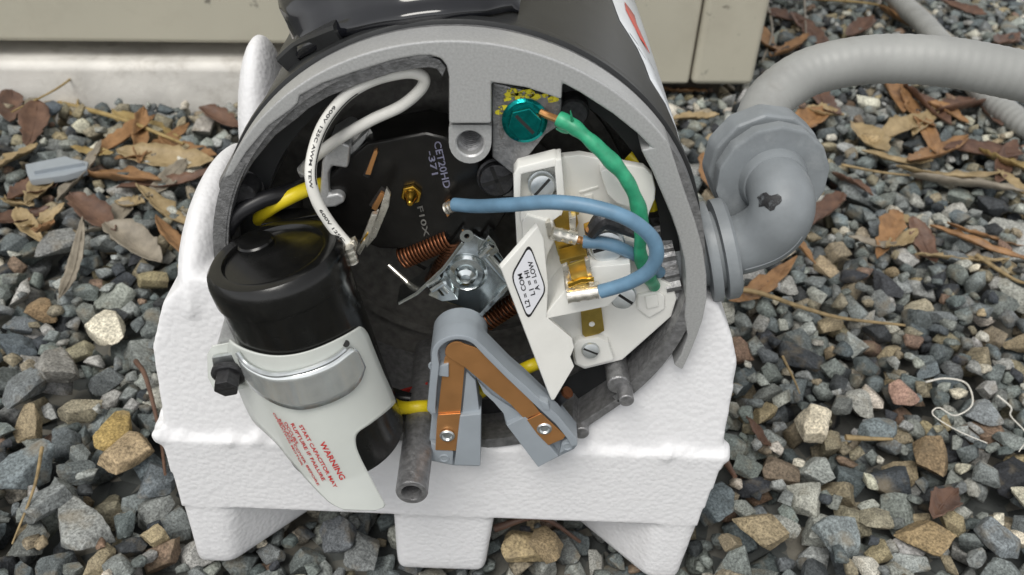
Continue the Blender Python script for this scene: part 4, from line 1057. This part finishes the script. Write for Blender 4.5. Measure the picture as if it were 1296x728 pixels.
# raised outer wall round the head and down both arms
w_out = [(546, 524), (540.5, 517), (543, 490), (546, 462)] + head_arc(580, 449, 34, 180, 318, 16, .72) + ARM
w_in = [(552, 524), (551, 517), (553, 490), (556, 462)] + head_arc(580, 449, 26, 180, 318, 16, .72) + [(614, 452), (641, 479), (660, 497), (681, 517), (703, 537), (718, 556), (723, 566)]
gp_('pivot_barrel', head_arc(580, 449, 35.5, 180, 360, 18, .72) + [(615, 466), (545, 466)], YS+.0046, .0138, M_GREYP, .0008)
obj('carrier_wall', strip_px(w_out, w_in, YS, .0060), M_GREYP, swi, True, 30)
gp_('carrier_step', [(553, 464), (568, 461), (568, 478), (552, 476)], YS+.0010, .003)
gp_('carrier_step', [(681, 506), (694, 512), (697, 520), (688, 520)], YS-.0003, .003)
gp_('raised_block', [(582, 527), (609, 524), (608, 590), (575, 589)], YS+.0008, .004)
gp_('raised_block', [(641, 539), (665, 527), (707, 578), (681, 592)], YS+.0008, .004)
gp_('carrier_rib', [(590, 470), (602, 482), (607, 522), (584, 526)], YS+.0026, .002)
gp_('carrier_rib', [(604, 482), (622, 500), (640, 512), (664, 526), (641, 538), (637, 524), (624, 509), (612, 498)], YS+.0026, .002)
gp_('carrier_tail', [(545, 560), (574, 572), (573, 589), (546, 583)], YS+.0016, .002)
gp_('carrier_tail', [(711, 560), (724, 553), (730, 563), (708, 575)], YS+.0016, .002)
for (px, py) in ((562, 580), (718, 565), (549, 463)):
    bm = bmesh.new(); add_lathe(bm, P(px, py, YS+.0016), (0, -1, 0), [(.0017, 0), (.0016, .0003), (.0012, .0003), (.0011, .0001), (0, .0001)], 24); obj('ejector_mark', bm, M_GREYP, swi)
cu1 = gp_('copper_strip', head_arc(577, 446, 14, 150, 300, 8)[:5] + [(590, 436), (588, 466), (583, 522), (554, 524), (561, 462), (563, 452)], YS+.0018, .0006, M_COPPER, .0002)
gp_('copper_strip', [(554, 525.5), (583, 523.5), (582, 530), (577, 571), (551, 570), (553, 532)], YS+.0012, .0006, M_COPPER, .0002)
cu2 = gp_('copper_strip', head_arc(578, 446, 14.5, 170, 310, 8) + [(604, 441), (626, 460), (646, 478), (664, 497), (684, 523), (664, 531), (645, 511), (624, 495), (588, 465), (566, 452)], YS+.0009, .0006, M_COPPER, .0002)
gp_('copper_strip', [(667, 532), (685, 523.5), (716, 552), (713, 556), (694, 564), (680, 550)], YS+.0005, .0006, M_COPPER, .0002)
for (px, py) in ((566, 551), (689, 542)):
    bm = bmesh.new(); add_lathe(bm, P(px, py, YS+.0008), (0, -1, 0), [(.0024, 0), (.0024, .0004), (.0020, .0008), (.0016, .0008), (.0012, .0003), (0, .0004)], 28); obj('rivet', bm, M_ZINC, swi)
# soot and stub behind the flag tip
bm = bmesh.new(); add_tube(bm, [P(690, 520, -.002), P(716, 498, -.004)], .0022, 12); obj('lead_stub', bm, M_BLACKW, motor)
bm = bmesh.new(); add_tube(bm, [P(714, 500, -.0038), P(719, 496, -.0042)], .0020, 12); obj('lead_stub', bm, M_SPRING, motor)

# ================================================================== CONDUIT AND ELBOW FITTING
# entry: right side of the bell
FC = Vector((.0735, .020, OZ-.001)); FX = Vector((.95, .04, .27)).normalized()
cond = root('conduit', (.10, .04, 0.0), 'light grey flexible conduit with grey elbow fitting screwed into the motor', 'conduit')
bm = bmesh.new(); add_lathe(bm, FC-FX*.018, FX, [(0, 0), (.0105, 0), (.0105, .018), (.0105, .0195), (.0155, .0195), (.0160, .0205), (.0160, .0225), (.0125, .0228), (.0125, .0240), (.0160, .0243), (.0160, .0275), (.0150, .0285), (.0105, .0290)], 48)
flange = obj('fitting_flange', bm, M_FIT, cond)
# lock nut inside the bell
bm = bmesh.new(); nseg = 16; nut_o = FC - FX*.0125
x, y, d = frame(FX); ringp = []
for k in range(nseg*4):
    a = 2*math.pi*k/(nseg*4); rr = .0145 if (k//2) % 2 == 0 else .0132
    ringp.append(nut_o + (x*math.cos(a)+y*math.sin(a))*rr)
add_prism(bm, ringp, FX*.0045); obj('lock_nut', bm, M_CAST, cond, True, 25)
# elbow sweeping from the side towards the back and up
E0 = FC + FX*.009; ED = Vector((.10, .62, .78)).normalized()
tdir = Vector((-.05, 1.0, -.05)).normalized(); E1 = P(982, 234, .026)
ep = []; K0 = E0 + FX*.017; K1 = E1 - tdir*.015
for k in range(19):
    t = k/18; ep.append((1-t)**3*E0 + 3*t*(1-t)**2*K0 + 3*t*t*(1-t)*K1 + t**3*E1)
ep += [ep[-1] + tdir*.004]
bm = bmesh.new(); add_tube(bm, ep, .0092, 32, True, lambda t: .0092+.0006*math.sin(t*math.pi)); elbow = obj('elbow', bm, M_FIT, cond, True, 50)
NUTC = ep[-1] - tdir*.001
bm = bmesh.new(); x, y, d = frame(tdir)
def octa(c, r, n=14, a0=.2): return [c + (x*math.cos(a0+2*math.pi*k/n)+y*math.sin(a0+2*math.pi*k/n))*r for k in range(n)]
add_prism(bm, octa(NUTC, .0178), tdir*.0055); bmesh.ops.recalc_face_normals(bm, faces=bm.faces[:]); bevel(bm, .0012, 2, 20)
add_lathe(bm, NUTC, tdir, [(.0088, -.0030), (.0098, -.0026), (.0106, -.0008), (.0108, .001)], 40)
obj('fitting_collar', bm, M_FIT, elbow, True, 25)
bm = bmesh.new(); add_lathe(bm, NUTC+tdir*.0054, tdir, [(.0090, 0), (.0146, 0), (.0146, .0042), (.0090, .0042)], 40); obj('gasket_ring', bm, M_SLOT, elbow)
bm = bmesh.new(); add_prism(bm, octa(NUTC+tdir*.0086, .0183, 12, .35), tdir*.010); bmesh.ops.recalc_face_normals(bm, faces=bm.faces[:]); bevel(bm, .0016, 3, 20)
add_lathe(bm, NUTC+tdir*.0175, tdir, [(.0165, 0), (.0150, .0016), (.0110, .0030), (.0078, .0034)], 40)
obj('compression_nut', bm, M_FIT, elbow, True, 25)
# a scuff of dark paint on the elbow
bm = bmesh.new(); sp_ = []
for k in range(18):
    a = 2*math.pi*k/18; rr = 12*(1+.6*noise.noise(Vector((math.cos(a)*1.4, math.sin(a)*1.4, 4)))+.10*((k*5) % 3-1))
    sp_.append((972+rr*1.15*math.cos(a), 254+rr*.95*math.sin(a)))
def elbow_hit(px, py, off):
    d = Vector(ray(px, py)).normalized(); o = Vector(CAM); t = .2
    for _ in range(60):
        p = o+d*t; dist = min((p-q).length for q in EPF) - (.0097+off); t += dist
        if abs(dist) < 1e-5: break
    return o+d*t
EPF = catmull(ep, 6)
cen = bm.verts.new(elbow_hit(972, 254, .00025)); mid = [bm.verts.new(elbow_hit(972+(q[0]-972)*.5, 254+(q[1]-254)*.5, .00025)) for q in sp_]; rim = [bm.verts.new(elbow_hit(*q, .00015)) for q in sp_]
for k in range(18):
    q = (k+1) % 18; bm.faces.new((cen, mid[k], mid[q])); bm.faces.new((mid[k], rim[k], rim[q], mid[q]))
obj('paint_scuff', bm, M_SCUFF, elbow)
# mould seam along the elbow
sm_ = []
for k in range(13):
    t = k/12; q_ = EPF[int(8+t*(len(EPF)-64))]; i_ = int(8+t*(len(EPF)-64)); tn = (EPF[i_+1]-EPF[i_-1]).normalized()
    vw = (Vector(CAM)-q_).normalized(); sd2 = tn.cross(vw).normalized(); nrm = (vw*.55 - sd2*.83 if sd2.z > 0 else vw*.55 + sd2*.83).normalized(); nrm = (nrm-tn*nrm.dot(tn)).normalized()
    rr_ = .0092+.0006*math.sin((i_/(len(EPF)-1))*math.pi); sm_.append(q_ + nrm*rr_)
bm = bmesh.new(); add_tube(bm, catmull(sm_, 3), .00022, 6); obj('mould_seam', bm, M_FIT, elbow)
# hose
H0 = NUTC + tdir*.012
def cpt(px, py, y): return P(px, py, y)
hose = [H0, H0+tdir*.009, cpt(966, 141, .066), cpt(990, 112, .073), cpt(1034, 88, .078), cpt(1110, 75, .078), cpt(1200, 79, .074), cpt(1296, 97, .070), cpt(1400, 120, .068), cpt(1560, 160, .075), cpt(1760, 240, .11)]
def resample(pts, step):
    out = [pts[0]]; acc = 0.0
    for a, b in zip(pts, pts[1:]):
        L = (b-a).length; t = step-acc
        while t <= L and L > 0: out.append(a.lerp(b, t/L)); t += step
        acc = L-(t-step)
    return out
hp = catmull(hose, 22)
bm = bmesh.new(); cum = [0]
for a, b in zip(hp, hp[1:]): cum.append(cum[-1]+(b-a).length)
hp = resample(hp, .0008); Ln = len(hp)*.0008
add_tube(bm, hp, .0082, 40, True, lambda t: .0082+.00007*math.sin(t*Ln/.0034*6.283)); obj('hose', bm, M_COND, cond, True, 60)
# the far conduit lying on the gravel
pts = [PG(1080, -60, .03), PG(1137, 0, .028), PG(1172, 33, .025), PG(1210, 78, .021), PG(1250, 122, .018), PG(1310, 166, .017), PG(1400, 210, .0165)]
bm = bmesh.new(); cp_ = resample(catmull(pts, 30), .001); Lc = len(cp_)*.001
add_tube(bm, cp_, .0092, 36, True, lambda t: .0092+.00022*math.sin(t*Lc/.0062*6.283)); c2o = obj('conduit', bm, M_COND, None, True, 60); tag(c2o, 'light grey ribbed conduit lying on the gravel behind the elbow hose', 'conduit')
def ribbed(m):
    nt = m.node_tree
# ================================================================== LEAVES, TWIGS, STRING, SCRAP
def leaf_mesh(L, Wd, curl, bend, twist, seed, ragged=.22):
    r = np.random.default_rng(seed); bm = bmesh.new(); nL, nW = 16, 6; rows = []
    for i in range(nL+1):
        t = i/nL; w = Wd*(math.sin(math.pi*t**.8)**.75)*(1+ragged*r.normal()*.5)+.0004
        row = []
        ang = twist*(t-.5); zz = bend*L*((t-.5)**2*4-.3)+.0009*math.sin(t*6+seed)
        for j in range(nW+1):
            s = j/nW*2-1; x = (t-.5)*L; yy = s*w*.5; z = zz + curl*w*(s*s) + .0004*r.normal()
            y2 = yy*math.cos(ang)-z*0; z2 = z + yy*math.sin(ang); row.append(bm.verts.new((x, y2 + .04*L*math.sin(t*2.2+seed), z2)))
        rows.append(row)
    for a, b in zip(rows, rows[1:]):
        for k in range(nW): bm.faces.new((a[k], a[k+1], b[k+1], b[k]))
    # midrib
    add_tube(bm, [ (rows[i][nW//2].co + Vector((0, 0, .0002))) for i in range(0, nL+1, 2)], .00035, 5)
    return bm
LEAFC = {}
def leaf(px, py, ang, Lpx, Wpx, kind, label, curl=.25, bend=.08, twist=.6, h=.004, seed=None):
    g = PG(px, py, .006); d = (g-Vector(CAM)).length
    seed = seed if seed is not None else int(px*7+py)
    e1 = PG(px+math.cos(ang)*Lpx/2, py+math.sin(ang)*Lpx/2, .006); e0 = PG(px-math.cos(ang)*Lpx/2, py-math.sin(ang)*Lpx/2, .006)
    L = min((e1-e0).length, .075); az = math.atan2(e1.y-e0.y, e1.x-e0.x); Wd = min(Wpx*d/F*1.15, .024)
    bm = leaf_mesh(L, Wd, curl, bend, twist, seed)
    o = obj('dry_leaf', bm, M_LEAF[kind], None, True, 60)
    dx, dy = math.cos(az)*L*.35, math.sin(az)*L*.35
    za, zb, zc = ground_z(g.x-dx, g.y-dy, .005), ground_z(g.x+dx, g.y+dy, .005), ground_z(g.x, g.y, .006)
    za, zb, zc = [max(-.004, z) for z in (za, zb, zc)]
    slope = math.atan2(zb-za, L*.7); z = max((za+zb)/2, zc-.004)+.0015
    o.matrix_world = Matrix.Translation((g.x, g.y, z)) @ Matrix.Rotation(az, 4, 'Z') @ Matrix.Rotation(-slope, 4, 'Y') @ Matrix.Rotation(((seed*13) % 10-5)*.07, 4, 'X')
    s = o.modifiers.new('thick', 'SOLIDIFY'); s.thickness = .0003
    tag(o, label, 'leaf', 'dry leaves on the gravel'); return o
LV = [  # px, py, angle, length, width, kind, label
 (190, 162, .35, 150, 26, 'yellow', 'long yellow leaf blade lying across stones before the white slab', .1, .03),
 (160, 185, -.5, 95, 20, 'orange', 'orange brown leaf beside the grey plastic scrap'),
 (195, 190, -.62, 125, 20, 'orange', 'long orange brown pointed leaf left of the foam block'),
 (212, 212, .12, 120, 36, 'tan', 'broad tan leaf with pale midrib left of the foam block'),
 (155, 232, .25, 110, 26, 'orange', 'flat orange leaf below the broad tan leaf'),
 (215, 243, -.12, 130, 24, 'brown', 'long dull brown leaf under the broad tan leaf'),
 (240, 195, .3, 80, 26, 'orange', 'reddish leaf against the foam block hump'),
 (85, 118, .7, 60, 26, 'yellow', 'short golden leaf standing against the white slab'),
 (40, 92, .1, 80, 20, 'tan', 'tan leaf leaning on the white slab'),
 (18, 100, -1.35, 60, 14, 'grey', 'narrow grey leaf upright before the slab'),
 (25, 215, -.6, 70, 34, 'tan', 'tan curled leaf left of the grey plastic scrap'),
 (110, 230, -.9, 85, 18, 'grey', 'grey twisted leaf over the grey plastic scrap'),
 (45, 250, -.3, 70, 30, 'brown', 'brown leaf below the grey plastic scrap'),
 (225, 315, .85, 70, 20, 'orange', 'orange leaf sticking out of the gravel beside the foam block'),
 (170, 325, .55, 85, 34, 'grey', 'dull grey leaf half buried in gravel left of the motor'),
 (95, 350, -1.2, 90, 12, 'grey', 'thin curled grey leaf standing in the gravel'),
 (25, 290, -.25, 90, 22, 'brown', 'brown leaf among the leaves at the gravel edge'),
 (65, 313, -1.2, 40, 14, 'orange', 'small orange leaf upright between stones'),
 (205, 275, .5, 80, 22, 'tan', 'tan leaf below the long brown leaf'),
 (60, 292, -.5, 60, 14, 'tan', 'short tan leaf curled between grey stones'),
 (120, 205, .2, 60, 14, 'yellow', 'thin yellow leaf behind the plastic scrap'),
 (280, 165, .4, 60, 22, 'brown', 'brown leaf under the slab edge by the foam hump'),
 (1010, 165, -.5, 90, 36, 'orange', 'orange leaf curled beneath the conduit bend'),
 (1045, 140, 1.0, 60, 24, 'brown', 'small brown leaf under the conduit bend'),
 (1040, 155, .2, 50, 20, 'tan', 'tan leaf chip behind the elbow nut'),
 (1095, 190, .7, 60, 34, 'tan', 'pale broad leaf facing up by the elbow'),
 (1150, 150, .9, 110, 24, 'orange', 'long orange leaf running down from the conduit'),
 (1165, 145, .75, 90, 22, 'brown', 'brown leaf next to the long orange leaf'),
 (1130, 130, 1.2, 50, 24, 'orange', 'rust coloured leaf close under the conduit'),
 (1185, 205, -.35, 100, 32, 'orange', 'wide orange brown leaf in the leaf heap'),
 (1240, 205, .1, 100, 32, 'brown', 'wide dark brown leaf in the leaf heap'),
 (1215, 145, -.2, 80, 36, 'brown', 'dark purple brown leaf below the far conduit'),
 (1250, 150, 1.1, 70, 18, 'brown', 'narrow dark leaf hanging below the far conduit'),
 (1195, 235, .05, 140, 26, 'tan', 'long tan leaf lying across the leaf heap'),
 (1215, 245, .15, 150, 22, 'grey', 'long pale grey leaf under the tan one'),
 (1265, 215, .5, 70, 26, 'yellow', 'golden leaf at the edge of the leaf heap'),
 (1265, 312, .05, 160, 18, 'orange', 'long red brown leaf over bluish stones'),
 (1240, 325, .3, 150, 12, 'orange', 'thin curved orange leaf beneath the red brown one'),
 (1215, 335, .1, 120, 12, 'tan', 'thin tan leaf among bluish stones'),
 (1280, 245, .6, 60, 14, 'tan', 'small tan leaf beside the long grey leaf'),
 (1170, 178, 1.3, 60, 18, 'orange', 'orange leaf on edge in the leaf heap'),
 (1140, 175, -.4, 70, 24, 'tan', 'tan leaf in front of the leaf heap'),
 (1130, 215, .1, 90, 14, 'tan', 'flat tan strip leaf below the pale broad leaf'),
 (960, 372, -.55, 110, 22, 'orange', 'orange leaf propped beside the foam block'),
 (1000, 310, 1.0, 110, 14, 'orange', 'narrow rusty leaf under the elbow'),
 (990, 295, 1.3, 50, 20, 'orange', 'small bright orange leaf under the elbow'),
 (905, 240, .9, 70, 26, 'orange', 'orange leaf between motor flange and elbow'),
 (880, 155, -.1, 60, 14, 'tan', 'tan leaf below the cabinet corner'),
 (865, 112, .1, 60, 12, 'orange', 'red orange leaf under the cabinet edge'),
 (960, 60, .9, 60, 24, 'orange', 'orange leaf at the cabinet corner'),
 (985, 30, .3, 60, 24, 'brown', 'brown leaf behind the cabinet corner'),
 (1000, 70, -.6, 50, 20, 'orange', 'orange leaf in the dead grass behind the conduit'),
 (1275, 60, -.6, 60, 20, 'brown', 'dark leaf beyond the far conduit'),
 (1215, 20, .3, 60, 22, 'brown', 'brown leaf on the stones beside the far conduit'),
 (1190, 655, -.85, 60, 24, 'brown', 'dark red leaf wedged between stones at the right'),
 (955, 560, 1.1, 60, 10, 'brown', 'thin dark red leaf beside the foam corner'),
 (1100, 318, .2, 60, 14, 'grey', 'grey leaf flake on the stones'),
 (1075, 245, .6, 60, 16, 'brown', 'brown leaf flake by the straw stalk'),
]
for k, L in enumerate(LV):
    px, py, ang, Lp, Wp, kind, lab_ = L[:7]; cu = L[7] if len(L) > 7 else .15+.25*((k*37) % 10)/10; be = L[8] if len(L) > 8 else .02+.10*((k*53) % 10)/10
    leaf(px, py, ang, Lp, Wp, kind, lab_, cu, be, .2+.4*((k*29) % 7)/7)
for k in range(22):
    if k % 5 < 2: px, py, wh = rng.uniform(0, 265), rng.uniform(125, 330), 'in the litter before the white slab'
    elif k % 5 < 4: px, py, wh = rng.uniform(1000, 1296), rng.uniform(125, 330), 'in the leaf heap below the conduit'
    else: px, py, wh = rng.uniform(960, 1296), rng.uniform(5, 60), 'on stones beyond the conduit'
    big = rng.uniform() < .35; kd = ['tan', 'brown', 'orange', 'brown', 'grey', 'tan'][k % 6]
    leaf(px, py, rng.uniform(0, 3.1), rng.uniform(40, 90 if big else 60), rng.uniform(14, 30 if big else 20), kd, '%s %s dry leaf piece %s' % ('broad' if big else 'small', kd, wh), rng.uniform(.1, .4), rng.uniform(.0, .12), rng.uniform(.1, .6), seed=500+k)
def twig(name, pts, r, m, label, cat, grp='twigs and stalks on the gravel', lift=.003):
    q = []
    for p in pts:
        g = PG(p[0], p[1], .005); z = max(ground_z(g.x, g.y, .004), -.004) + (p[2] if len(p) > 2 else lift); q.append((g.x, g.y, z))
    bm = bmesh.new(); add_tube(bm, catmull(q, 6), r, 7, True, lambda t: r*(1-.55*t)); return tag(obj(name, bm, m, None, True, 60), label, cat, grp)
twig('stalk', [(900, 382), (950, 390), (1010, 410), (1060, 422), (1140, 426)], .0016, M_TWIG, 'long straw stalk running over stones from the foam block', 'stalk')
twig('stalk', [(1064, 570), (1095, 572), (1122, 575)], .0014, M_TWIG, 'short straw stalk sticking out beside the cream stone', 'stalk')
twig('stalk', [(985, 470), (1000, 500), (1005, 520)], .0007, M_TWIG, 'fine stalk leaning on stones below the long straw', 'stalk')
twig('stalk', [(100, 52, .02), (104, 100, .02), (85, 135, .012), (20, 160, .006)], .0012, M_LEAF['yellow'], 'bent yellow stalk rising in front of the slab', 'stalk')
twig('stalk', [(60, 118), (150, 165), (235, 195)], .0022, M_LEAF['yellow'], 'thick yellow stalk pointing at the foam block', 'stalk')
twig('stalk', [(1060, 225), (1120, 235), (1200, 242)], .0011, M_TWIG, 'pale stalk lying in front of the leaf heap', 'stalk')
twig('stalk', [(175, 470), (190, 500), (205, 560), (215, 625)], .0013, M_LEAF['brown'], 'brown twig along the foam block side', 'twig')
twig('stalk', [(65, 600), (55, 650), (20, 700)], .0008, M_TWIG, 'fine dry stalk across grey stones', 'stalk')
twig('stalk', [(625, 682), (680, 680), (735, 678)], .0016, M_LEAF['brown'], 'dark twig under the foam block arch', 'twig')
twig('stalk', [(1000, 8), (1080, 14), (1125, 22)], .0018, M_LEAF['yellow'], 'yellow stalk behind the conduit near the cabinet', 'stalk')
twig('stalk', [(1015, 5), (1017, 55)], .0013, M_LEAF['grey'], 'grey stalk upright behind the conduit', 'stalk')
twig('stalk', [(965, 5), (975, 50), (962, 90)], .0016, M_LEAF['grey'], 'grey green stalk beside the cabinet corner', 'stalk')
twig('stalk', [(1230, 335), (1280, 360), (1300, 372)], .0015, M_TWIG, 'dark stick among stones beside the thin tan leaf', 'twig')
twig('stalk', [(900, 580), (915, 600), (925, 622)], .0022, M_LEAF['brown'], 'dark red stem fragment beside the foam leg', 'twig')
twig('string', [(1165, 500), (1190, 495), (1215, 505), (1222, 530), (1200, 545), (1180, 535), (1172, 545), (1200, 565), (1240, 580)], .0005, M_STRING, 'white thread looped over the stones at the right', 'string', 'white threads')
twig('string', [(1255, 515), (1275, 525), (1270, 545), (1290, 570), (1280, 590)], .0005, M_STRING, 'white thread curling beside the dark charcoal stone', 'string', 'white threads')
# grey plastic scrap
g = PG(75, 218, .008); sc = root('plastic_scrap', (g.x, g.y, max(0, ground_z(g.x, g.y))), 'broken grey plastic connector piece lying among dry leaves', 'plastic scrap')
zb = max(.002, ground_z(g.x, g.y, .008)) + .0005
def SP(px, py, z): return PG(px, py, z)
bm = bmesh.new(); add_prism(bm, [SP(*q, zb) for q in ((36, 226), (34, 216), (84, 206), (114, 213), (112, 222), (84, 230), (40, 236))], Vector((0, 0, .0045))); bmesh.ops.recalc_face_normals(bm, faces=bm.faces[:]); bevel(bm, .0006, 2); obj('scrap_body', bm, M_GREYP, sc)
bm = bmesh.new(); add_prism(bm, [SP(*q, zb+.004) for q in ((44, 222), (46, 211), (84, 203), (108, 211), (84, 215))], Vector((0, 0, .003))); bmesh.ops.recalc_face_normals(bm, faces=bm.faces[:]); bevel(bm, .0004, 2); obj('scrap_lid', bm, M_GREYP, sc)
for o in bpy.data.objects:
    if '_root' in o: del o['_root']
